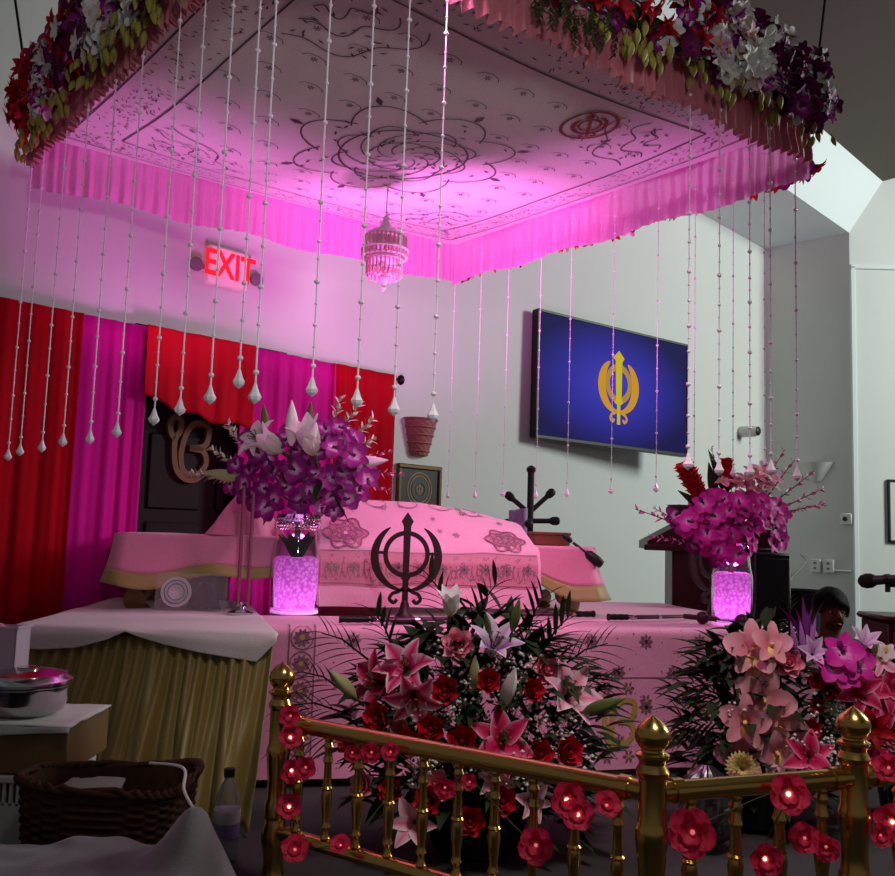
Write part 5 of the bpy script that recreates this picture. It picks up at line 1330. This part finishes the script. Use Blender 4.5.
for b in ((tx0, tx1, ty0, ty0+.004, .418, .645), (tx0, tx1, ty1-.004, ty1, .418, .645), (tx0, tx0+.004, ty0, ty1, .418, .645), (tx1-.004, tx1, ty0, ty1, .418, .645), (tx0, tx1, ty0, ty1, .418, .422)): mb.box(*b)
mb.rbox(tx0-.006, tx1+.006, ty0-.006, ty0+.006, .64, .65, .002); mb.rbox(tx1-.006, tx1+.006, ty0-.006, ty1+.006, .64, .65, .002)
mb.build('tub_body', M_milk, tub, smooth=False, world=True)
mb = MB(); mb.grid(lambda u, v: V((tx0+.01+(tx1-tx0-.02)*u, ty0+.012+.07*v, .56+.10*sin(PI*v)*(.5+.5*cos(u*4-2.6))+.015*noise.noise(V((u*7, v*5, 1))))), 24, 12); tag(mb.build('pink_cloth', M_pink_tab, ang=None), 'pale pink cloth stuffed in the milky plastic tub', 'cloth')
mb = MB(); mb.grid(lambda u, v: V((tx0+.01+(tx1-tx0-.03)*u, ty0+.014+.06*v, .425+.115*sin(PI*v)*(1-.8*u)+.012*noise.noise(V((u*7, v*5, 8))))), 24, 12); tag(mb.build('dark_cloth', M_trouser, ang=None), 'dark cloth showing through the side of the milky tub', 'cloth')

# wicker basket
bxc = V((-.86, 2.47, 0)); bw, bd, bh = .215, .13, .315
BK = thing('wicker_basket', 'dark oblong wicker basket on the floor before the gold skirt', 'basket', bxc)
def brim(a, k):
    c, s = cos(a), sin(a); e = .45
    return bxc.x+(bw-.03*(1-k))*math.copysign(abs(c)**e, c), bxc.y+(bd-.02*(1-k))*math.copysign(abs(s)**e, s)
NU, NV = 156, 60
def wick(u, v, ins=0):
    a = 2*PI*u; x, y = brim(a, v)
    w = .0045*sin(PI*NV/2*v)*sin(NU/2*PI*u/3)+.003*noise.noise(V((u*60, v*20, 0)))
    x += (w-ins)*cos(a); y += (w-ins)*sin(a)
    sag = .012*sin(a*2+.5)*v
    return V((x, y, .004+(bh+sag)*v))
mb = MB(); mb.grid(wick, NU*2, NV*2); mb.grid(lambda u, v: wick(u, v, .014), 80, 8); mb.grid(lambda u, v: V((bxc.x+(brim(2*PI*u, 0)[0]-bxc.x)*v*.97, bxc.y+(brim(2*PI*u, 0)[1]-bxc.y)*v*.97, .006)), 60, 3)
mb.build('woven_body', M_wicker, BK, ang=None, world=True)
mb = MB()
for off in (0, PI):
    mb.tube([V((brim(2*PI*i/140, 1)[0]+.006*cos(i*.9+off), brim(2*PI*i/140, 1)[1]+.006*cos(i*.9+off), bh+.006+.012*sin(2*PI*i/140*2+.5)+.007*sin(i*.9+off))) for i in range(140)], .008, 6, closed=True)
mb.build('rolled_rim', M_wicker, BK, ang=None, world=True)
mg = thing('booklet', 'pale booklet sticking up out of the wicker basket', 'booklet', bxc+V((-.13, .03, .2)))
Tm = Matrix.Translation(bxc+V((-.10, .06, .215))) @ Matrix.Rotation(-.7, 4, 'X') @ Matrix.Rotation(.2, 4, 'Y')
mb = MB(); mb.rbox(-.08, .08, -.004, .004, -.12, .105, .001, T=Tm); mb.build('cover', mat('pale_cover', (190, 176, 174), .6), mg, world=True)
mb = MB(); mb.rbox(-.077, .077, -.002, .010, -.117, .102, .001, T=Tm @ Matrix.Translation((0, .006, 0))); mb.build('pages', mat('page_paper', (210, 204, 196), .8), mg, world=True)
# dark canister
cp = V((-1.28, 2.33, 0)); cn = thing('canister', 'dark round canister with a black lid beside the wicker basket', 'canister', cp)
mb = MB(); mb.lathe([(.07, .0), (.078, .01), (.078, .27), (.074, .28)], 30, T=Matrix.Translation(cp)); mb.build('can_body', mat('dark_brown_tin', (58, 46, 42), .4, var=.2, vs=12), cn, world=True)
mb = MB(); mb.lathe([(.082, .275), (.084, .285), (.084, .31), (.078, .318), (.001, .318)], 30, T=Matrix.Translation(cp)); mb.build('lid', M_black, cn, world=True)
mb = MB(); mb.grid(lambda u, v: V((cp.x+.0795*cos(-PI*u), cp.y+.0795*sin(-PI*u), .08+.1*v)), 24, 2); mb.build('wrapper', mat('dull_wrapper', (84, 66, 58), .5, var=.4, vs=25), cn, ang=None, world=True)
# bottle
bt = onz(228, 826, 0); bt = V((P(228, 800, 2.78).x, 2.78, 0)); BT = thing('water_bottle', 'clear plastic water bottle with a pale label, between the gold skirt and blanket', 'bottle', bt)
mb = MB(); mb.lathe([(.001, 0), (.034, 0), (.038, .01), (.038, .05), (.036, .055), (.038, .06), (.038, .15), (.036, .18), (.022, .225), (.014, .235), (.014, .25), (.001, .251)], 24, T=Matrix.Translation(bt)); mb.build('bottle_body', mat('bottle_plastic', (200, 205, 215), .08, trans=.85, ior=1.2), BT, ang=None, world=True)
mb = MB(); mb.lathe([(.0385, .075), (.039, .078), (.039, .115), (.0385, .117)], 24, T=Matrix.Translation(bt)); lb = mb.build('label', mat('violet_label', (130, 110, 160), .5), BT, world=True)
mb = MB(); mb.lathe([(.0388, .115), (.0392, .117), (.0392, .15), (.0388, .152)], 24, T=Matrix.Translation(bt)); mb.build('label_band', mat('white_label', (200, 196, 196), .5), BT, world=True)
mb = MB(); mb.lathe([(.016, .245), (.0165, .25), (.0165, .268), (.001, .27)], 20, T=Matrix.Translation(bt)); mb.build('cap', M_black, BT, world=True)
# cable
pts = [bxc+V((.27, -.12, bh+.015)), bxc+V((.283, -.15, bh-.03)), bxc+V((.287, -.165, .2)), bxc+V((.31, -.17, .15)), bxc+V((.26, -.19, .13)), bxc+V((.14, -.20, .17)), bxc+V((.05, -.20, .19)), bxc+V((-.02, -.2, .17)), bxc+V((-.015, -.215, .14))]
pts = [P(150, 763, 2.46), P(183, 768, 2.36), P(184, 790, 2.29), P(196, 812, 2.24), P(206, 822, 2.22)]
mb = MB(); mb.tube(smooth_path([tuple(p) for p in pts], 8), .004, 6); tag(mb.build('cable', M_white_pl), 'thin white cable trailing over the basket rim to the blanket', 'cable')
# blanket heap in front
def blk(u, v):
    x = -1.75+1.38*u; y = 1.45+.85*v
    z = .17+.08*sin(PI*min(1, .25+v*.6))+.02*noise.noise(V((x*5, y*5, 0)))+.012*noise.noise(V((x*13, y*13, 5)))
    z += .12*math.exp(-((x+.545)**2/.0055+(y-2.12)**2/.010)) + .04*math.exp(-((x+.75)**2/.02+(y-2.2)**2/.02)) + .03*math.exp(-((x+1.2)**2/.06+(y-2.25)**2/.02))
    z *= min(1, (1-u)*9)**.6*min(1, (1-v)*9+.03)**.5
    return V((x, y, max(.008, z)))
mb = MB(); mb.grid(blk, 90, 60); tag(mb.build('blanket', M_grey_cloth, ang=None), 'rumpled grey-white blanket heaped on the floor in front of the basket', 'blanket')

# ------------------------------------------------------------------ behind the stage
cs = onwall(529, 520, .5); cs = P(530, 520, 5.75); cs.z = 0
CS = thing('coat_stand', 'black coat stand with knobbed pegs near the bare wall', 'coat stand', cs)
ztop = P(529, 471, cs.y).z; zc2 = P(529, 516, cs.y).z
mb = MB(); mb.tube([cs+V((0, 0, .03)), cs+V((0, 0, ztop))], .022, 10); mb.lathe([(.022, ztop-.01), (.03, ztop), (.03, ztop+.02), (.012, ztop+.035)], 12, T=Matrix.Translation(cs)); mb.build('pole', M_black, CS, world=True)
for k in range(4):
    a = k*PI/2+.4; mb = MB(); mb.tube([cs+V((0, 0, .12)), cs+V((.14*cos(a), .14*sin(a), .06)), cs+V((.26*cos(a), .26*sin(a), .018))], .016, 8); mb.build('foot', M_black, CS, world=True)
for (u, v, u2, v2, dy) in ((530, 514, 508, 495, .05), (530, 512, 552, 492, .05), (529, 523, 506, 523, -.03), (531, 521, 557, 521, -.03), (529, 520, 529, 524, -.14)):
    a, b = cs+V((0, 0, P(u, v, cs.y).z)), P(u2, v2, cs.y+dy); mb = MB(); mb.tube([a, b], .016, 8); d = (b-a).normalized()
    mb.lathe([(.016, -.05), (.026, -.03), (.028, .0), (.018, .016), (.002, .02)], 12, T=Matrix.Translation(b) @ d.to_track_quat('Z', 'Y').to_matrix().to_4x4()); mb.build('peg', M_black, CS, world=True)
sc_p = P(521, 508, cs.y-.02)
mb = MB(); mb.grid(lambda u, v: V((cs.x-.02-.12*u, cs.y-.05-.02*sin(u*9)-.03*sin(PI*u), zc2+.05-.02*u-(.18+.03*sin(u*7))*v)), 18, 8); tag(mb.build('scarf', cloth('lilac_scarf', (176, 150, 190), .8, .2), ang=None), 'lilac scarf hanging from a peg of the coat stand', 'scarf')
# lectern
lc = P(709, 560, 5.75); lc.z = 0
LT = thing('lectern', 'dark red wooden lectern with a slanted top behind the magenta bouquet', 'lectern', lc)
TL = Matrix.Translation(lc) @ Matrix.Rotation(-.12, 4, 'Z')
mb = MB(); mb.rbox(-.25, .27, -.17, .2, .05, .92, .008, T=TL); mb.build('body', M_dkwood, LT, world=True)
mb = MB(); mb.rbox(-.29, .31, -.21, .24, 0, .05, .008, T=TL); mb.build('plinth', M_dkwood, LT, world=True)
mb = MB(); zl = P(650, 553, 5.6).z
prof = [(-.41, .0), (-.41, .05), (-.20, .17), (.34, .14), (.34, .0)]
mb.extrude([(x, z) for x, z in prof], -.25, .30, TL @ Matrix.Translation((0, 0, .92)) @ Matrix(((1, 0, 0, 0), (0, 0, 1, 0), (0, 1, 0, 0), (0, 0, 0, 1)))); mb.build('slanted_top', M_dkwood, LT, smooth=False, world=True)
mb = MB(); mb.rbox(-.43, .36, -.265, -.24, .915, .95, .006, T=TL); mb.build('front_lip', M_dkwood, LT, world=True)
# loudspeaker
lsx = P(767, 590, 5.3); lsx.z = 0
LS = thing('loudspeaker', 'black column loudspeaker standing between lectern and waste bin', 'loudspeaker', lsx)
mb = MB(); zt_s = P(767, 553, 5.2).z; mb.rbox(-.105, .105, -.1, .1, 0, zt_s, .01, T=Matrix.Translation(lsx)); mb.build('cabinet', M_black, LS, world=True)
mb = MB(); mb.rbox(-.09, .09, -.108, -.1, .25, zt_s-.03, .004, T=Matrix.Translation(lsx)); mb.build('grille', mat('speaker_grille', (16, 16, 17), .8, bump=.5, bs=400), LS, world=True)
mb = MB(); mb.lathe([(.0, .0), (.012, .002), (.012, .006)], 12, T=Matrix.Translation(lsx+V((-.02, -.108, zt_s-.32))) @ Matrix.Rotation(PI/2, 4, 'X')); mb.build('badge', M_steel, LS, world=True)
# bin
wb = P(802, 600, 5.7); wb.z = 0; zbn = P(800, 591, 5.7).z
WB = thing('waste_bin', 'dark grey round waste bin beside the loudspeaker', 'waste bin', wb)
mb = MB(); mb.lathe([(.001, 0), (.11, 0), (.14, zbn-.03), (.15, zbn-.02), (.15, zbn), (.135, zbn), (.1, .02), (.001, .02)], 30, T=Matrix.Translation(wb)); mb.build('bin_body', mat('dark_grey_plastic', (50, 50, 54), .5), WB, world=True)
mb = MB(); mb.grid(lambda u, v: V((wb.x+(.155+.02*sin(u*14))*cos(2*PI*u), wb.y+.155*sin(2*PI*u), zbn+.008-(.03+.02*sin(u*23))*v)), 60, 4); mb.build('bin_liner', mat('black_liner', (20, 20, 22), .3), WB, ang=None, world=True)
mb = MB(); mb.tube(smooth_path([tuple(P(*p)) for p in ((782, 600, 5.5), (790, 580, 5.6), (802, 567, 5.9), (806, 560, 6.2), (801, 555, 6.4))], 8), .006, 6); tag(mb.build('power_cord', mat('grey_cord', (110, 106, 104), .5)), 'grey power cord rising behind the waste bin', 'cord')
# cabinet on the far side
cbp = P(915, 640, 4.4); cbp.z = 0; zcb = P(880, 616, 4.4).z
CB = thing('wooden_cabinet', 'dark red-brown wooden cabinet beyond the person, at the picture edge', 'cabinet', cbp)
mb = MB(); mb.rbox(-.13, .6, 0, .28, .04, zcb-.03, .006, T=Matrix.Translation(cbp)); mb.build('body', M_dkwood, CB, world=True)
mb = MB(); mb.rbox(-.15, .62, -.02, .3, zcb-.03, zcb, .012, T=Matrix.Translation(cbp)); mb.build('worktop', M_dkwood, CB, world=True)
for k in range(2):
    mb = MB(); mb.rbox(-.11+k*.35, .22+k*.35, -.016, 0, .08, zcb-.07, .006, T=Matrix.Translation(cbp)); d = mb.build('door', M_dkwood, CB, world=True)
    mb = MB(); mb.lathe([(.008, 0), (.014, .014), (.004, .022)], 12, T=Matrix.Translation(cbp+V((.18+k*.12, -.016, zcb-.2))) @ Matrix.Rotation(PI/2, 4, 'X')); mb.build('knob', M_steel, d)
# boom microphone at the edge
m0, m1 = P(866, 581, 3.3), P(905, 578, 3.2)
MS = thing('microphone_stand', 'black boom stand holding a microphone in from the picture edge', 'microphone stand', (1.95, 3.2, 0))
mb = MB(); b_ = V((1.95, 3.15, 0)); mb.tube([b_+V((0, 0, .02)), b_+V((0, 0, m1.z-.02))], .011, 8); mb.build('pole', M_black, MS, world=True)
mb = MB(); mb.tube([m0.lerp(m1, .55)+V((0, 0, -.02)), b_+V((0, 0, m1.z-.01)), b_+V((.25, -.02, m1.z+.0))], .008, 8); mb.build('boom', M_black, MS, world=True)
mb = MB(); mb.lathe([(.15, 0), (.15, .012), (.03, .03), (.014, .05)], 24, T=Matrix.Translation(b_)); mb.build('base', M_black, MS, world=True)
mb = MB(); mb.tube([m0.lerp(m1, .5)+V((0, 0, .0)), m0.lerp(m1, .62)], .02, 10); mb.tube([m0.lerp(m1, .56)+V((0, 0, -.045)), m0.lerp(m1, .56)], .009, 6); mb.build('clip', M_black, MS, world=True)
MP = thing('microphone', 'black handheld microphone with a foam head, clipped to the boom stand', 'microphone', m0.lerp(m1, .5))
dv = (m0-m1).normalized(); Q = Matrix.Translation(m0) @ dv.to_track_quat('Z', 'Y').to_matrix().to_4x4()
mb = MB(); mb.lathe([(.010, -.19), (.014, -.12), (.017, -.05), (.018, -.03)], 16, T=Q); mb.build('handle', mat('dark_grey_metal', (60, 60, 64), .35, .5), MP, world=True)
mb = MB(); mb.lathe([(.02, -.032), (.026, -.02), (.027, .0), (.022, .016), (.012, .025), (.001, .028)], 16, T=Q); mb.build('foam_head', mat('black_foam', (18, 18, 20), .95, bump=.8, bs=300), MP, world=True)

# ------------------------------------------------------------------ seated person behind the stage end
def skin_body(name, joints, edges, m, parent, sub=2):
    me = bpy.data.meshes.new(name); keys = list(joints)
    me.from_pydata([tuple(joints[k][0]) for k in keys], [(keys.index(a), keys.index(b)) for a, b in edges], [])
    o = bpy.data.objects.new(name, me); COL.objects.link(o); me.materials.append(m)
    md = o.modifiers.new('skin', 'SKIN'); md.use_smooth_shade = True
    if not me.skin_vertices: 
        bpy.context.view_layer.objects.active = o
    sv = me.skin_vertices[0].data if me.skin_vertices else None
    for i, k in enumerate(keys):
        r = joints[k][1]; r = r if isinstance(r, tuple) else (r, r); sv[i].radius = r; sv[i].use_root = (i == 0)
    s = o.modifiers.new('smooth', 'SUBSURF'); s.levels = sub; s.render_levels = sub
    o.parent = parent
    return o
hp = P(832, 611, 5.15)                                   # head centre
ps = V((hp.x, hp.y+.05, 0))
PE = thing('person', 'person with black hair in a grey shirt sitting cross-legged behind the stage end', 'person', ps)
fz = hp.z
dn = fz-.69-.0                                           # lower the sitting pose so the head meets its height
Z = lambda z: max(.06, z)
J = {'pelvis': ((0, .02, .13), .13), 'belly': ((0, .02, .26), (.13, .11)), 'chest': ((0, .0, fz-.33), (.15, .11)), 'neck0': ((0, -.01, fz-.19), .065), 'neck': ((0, -.02, fz-.11), .05),
     'head': ((0, -.04, fz), (.078, .092)), 'crown': ((0, -.03, fz+.07), (.066, .075)), 'jaw': ((0, -.065, fz-.065), (.052, .05))}
ED_ = [('pelvis', 'belly'), ('belly', 'chest'), ('chest', 'neck0'), ('neck0', 'neck'), ('neck', 'head'), ('head', 'crown'), ('head', 'jaw')]
for s, n_ in ((-1, 'a'), (1, 'b')):
    J['sh'+n_] = ((s*.18, .0, fz-.25), .055); J['el'+n_] = ((s*.26, -.08, .30), .042); J['wr'+n_] = ((s*.12, -.26, .22), .03); J['ha'+n_] = ((s*.07, -.31, .21), (.036, .02))
    J['hi'+n_] = ((s*.13, -.02, .12), .095); J['kn'+n_] = ((s*.36, -.28, .11), .07); J['an'+n_] = ((-s*.06, -.34-.05*(s > 0), .07), .04); J['to'+n_] = ((-s*.2, -.38-.05*(s > 0), .05), (.04, .03))
    ED_ += [('chest', 'sh'+n_), ('sh'+n_, 'el'+n_), ('el'+n_, 'wr'+n_), ('wr'+n_, 'ha'+n_), ('pelvis', 'hi'+n_), ('hi'+n_, 'kn'+n_), ('kn'+n_, 'an'+n_), ('an'+n_, 'to'+n_)]
    for f in range(4):
        bx_ = s*.07-s*(.0)+(f-1.5)*.017
        J[f'f{f}{n_}'] = ((bx_, -.335, .205), .0095); J[f'g{f}{n_}'] = ((bx_-s*.004, -.37-(.008 if f in (1, 2) else 0), .195), .008); J[f'h{f}{n_}'] = ((bx_-s*.006, -.388-(.01 if f in (1, 2) else 0), .18), .007)
        ED_ += [('ha'+n_, f'f{f}{n_}'), (f'f{f}{n_}', f'g{f}{n_}'), (f'g{f}{n_}', f'h{f}{n_}')]
    J['t0'+n_] = ((s*.03, -.29, .215), .011); J['t1'+n_] = ((s*.008, -.325, .205), .009); ED_ += [('wr'+n_, 't0'+n_), ('t0'+n_, 't1'+n_)]
body = skin_body('body', J, ED_, M_skin, PE)
sk = {k: (J[k][0], tuple(x*1.13+.008 for x in (J[k][1] if isinstance(J[k][1], tuple) else (J[k][1],)*2))) for k in ('pelvis', 'belly', 'chest', 'neck0', 'sha', 'ela', 'wra', 'shb', 'elb', 'wrb')}
skin_body('shirt', sk, [e for e in ED_ if e[0] in sk and e[1] in sk], M_shirt, PE)
tk = {k: (J[k][0], tuple(x*1.13+.012 for x in (J[k][1] if isinstance(J[k][1], tuple) else (J[k][1],)*2))) for k in ('pelvis', 'hia', 'kna', 'ana', 'hib', 'knb', 'anb')}
skin_body('trousers', tk, [e for e in ED_ if e[0] in tk and e[1] in tk], M_trouser, PE)
mb = MB()
def hair(u, v):
    a = 2*PI*u; th = PI*.62*v
    front = max(0, -sin(a)); th *= (1-.32*front)
    r = 1+.04*noise.noise(V((cos(a)*3, sin(a)*3, v*5)))
    return V((.098*r*sin(th)*cos(a), -.03+.118*r*sin(th)*sin(a), fz+.02+.115*r*cos(th)))
mb.grid(hair, 40, 16); mb.build('hair', M_hair, PE, ang=None)
for s in (-1, 1):
    mb = MB(); mb.lathe([(.001, -.007)]+[(.012*cos(a*PI/8), .007*sin(a*PI/8)) for a in range(-3, 4)]+[(.001, .007)], 14, T=Matrix.Translation((s*.032, -.117, fz-.0))); e = mb.build('eye', M_eye, PE)
    mb = MB(); mb.lathe([(.0065, 0), (.005, .003), (.001, .004)], 12, T=Matrix.Translation((s*.032, -.1275, fz-.0)) @ Matrix.Rotation(PI/2, 4, 'X')); mb.build('iris', M_pupil, e)
    mb = MB(); mb.tube([(s*.015, -.132, fz+.022), (s*.034, -.134, fz+.027), (s*.052, -.122, fz+.02)], .005, 6, flat=.6); mb.build('eyebrow', M_hair, PE)
    mb = MB(); mb.grid(lambda u, v: V((s*(.088+.018*sin(PI*v)), -.02+.022*cos(2*PI*u)*(1-.4*v), fz-.005+.032*sin(2*PI*u)*(1-.3*v))), 14, 4); mb.build('ear', M_skin, PE, ang=None)
mb = MB(); mb.tube([(0, -.128, fz+.01), (0, -.145, fz-.015), (0, -.156, fz-.032), (0, -.142, fz-.04)], [.008, .011, .016, .012], 8); mb.build('nose', M_skin, PE, ang=None)
mb = MB(); mb.tube([(-.024, -.118, fz-.068), (0, -.127, fz-.066), (.024, -.118, fz-.068)], [.004, .008, .004], 8); mb.build('lips', mat('lip_brown', (110, 60, 54), .5), PE, ang=None)
# ------------------------------------------------------------------ lights
def lamp(name, kind, loc, target, col, power, size=.3, sy=None, spot=None, blend=.6):
    d = bpy.data.lights.new(name, kind); d.color = lin(col)[:3]; d.energy = power
    if kind == 'AREA':
        d.size = size
        if sy: d.shape = 'RECTANGLE'; d.size_y = sy
    else: d.shadow_soft_size = size
    if kind == 'SPOT': d.spot_size = math.radians(spot); d.spot_blend = blend
    o = bpy.data.objects.new(name, d); COL.objects.link(o); o.location = loc
    if target: o.rotation_euler = (V(target)-V(loc)).to_track_quat('-Z', 'Y').to_euler()
    return o
lamp('uplight', 'SPOT', (-.15, 3.85, 1.5), (-.12, 5.1, 2.8), (255, 120, 236), 170, .12, spot=92, blend=.8)
lamp('uplight', 'SPOT', (-1.0, 3.9, 1.5), (-1.25, 4.4, 2.7), (255, 120, 235), 48, .12, spot=110, blend=.9)
lamp('uplight', 'SPOT', (.7, 3.75, 1.5), (.85, 4.6, 2.75), (255, 120, 235), 42, .12, spot=100, blend=.9)  # extra lamp added to carry the magenta glow along the right-hand frill
lamp('pink_wash', 'SPOT', (.9, 3.3, 2.5), (-.2, 4.3, .9), (255, 160, 218), 105, .2, spot=64, blend=.9)
lamp('hall_lamp', 'AREA', (8.3, 5.75, 4.1), (2.6, 7.8, 2.0), (244, 255, 250), 400, 2.0)
lamp('front_fill', 'SPOT', (1.1, .9, 4.2), (.55, 3.0, .5), (255, 240, 234), 340, .35, spot=46, blend=1)  # added fill for the front flowers, cone narrowed to keep the lower left dim
lamp('string_fill', 'SPOT', (.6, -.8, 1.9), (-.25, 3.3, 2.1), (246, 244, 246), 120, .15, spot=46, blend=.7)  # unseen fill added from the front to brighten the bead strings
lamp('pink_wash', 'SPOT', (-.1, 2.5, 2.6), (.9, 3.8, .4), (255, 155, 225), 52, .15, spot=75, blend=.9)  # added pink wash to brighten the stage cloth
lamp('vase_light', 'POINT', (vb.x, vb.y, vb.z+hv*.72), None, (255, 140, 250), .7, .05)
for q in ((vb, hv), (vb2, hv2)): lamp('vase_led', 'POINT', (q[0].x, q[0].y, q[0].z+.06), None, (255, 150, 252), .9, .03)
lamp('vase_light', 'POINT', (vb2.x, vb2.y-.02, vb2.z+hv2*.85), None, (255, 120, 240), 1.5, .05)
w = bpy.data.worlds.new('hall_ambience'); sc.world = w; w.use_nodes = True
w.node_tree.nodes['Background'].inputs[0].default_value = (.85, .8, .85, 1); w.node_tree.nodes['Background'].inputs[1].default_value = .10
sc.view_settings.view_transform = 'Standard'; sc.view_settings.look = 'None'; sc.view_settings.gamma = 1; sc.view_settings.exposure = 0
sc.view_settings.use_curve_mapping = False
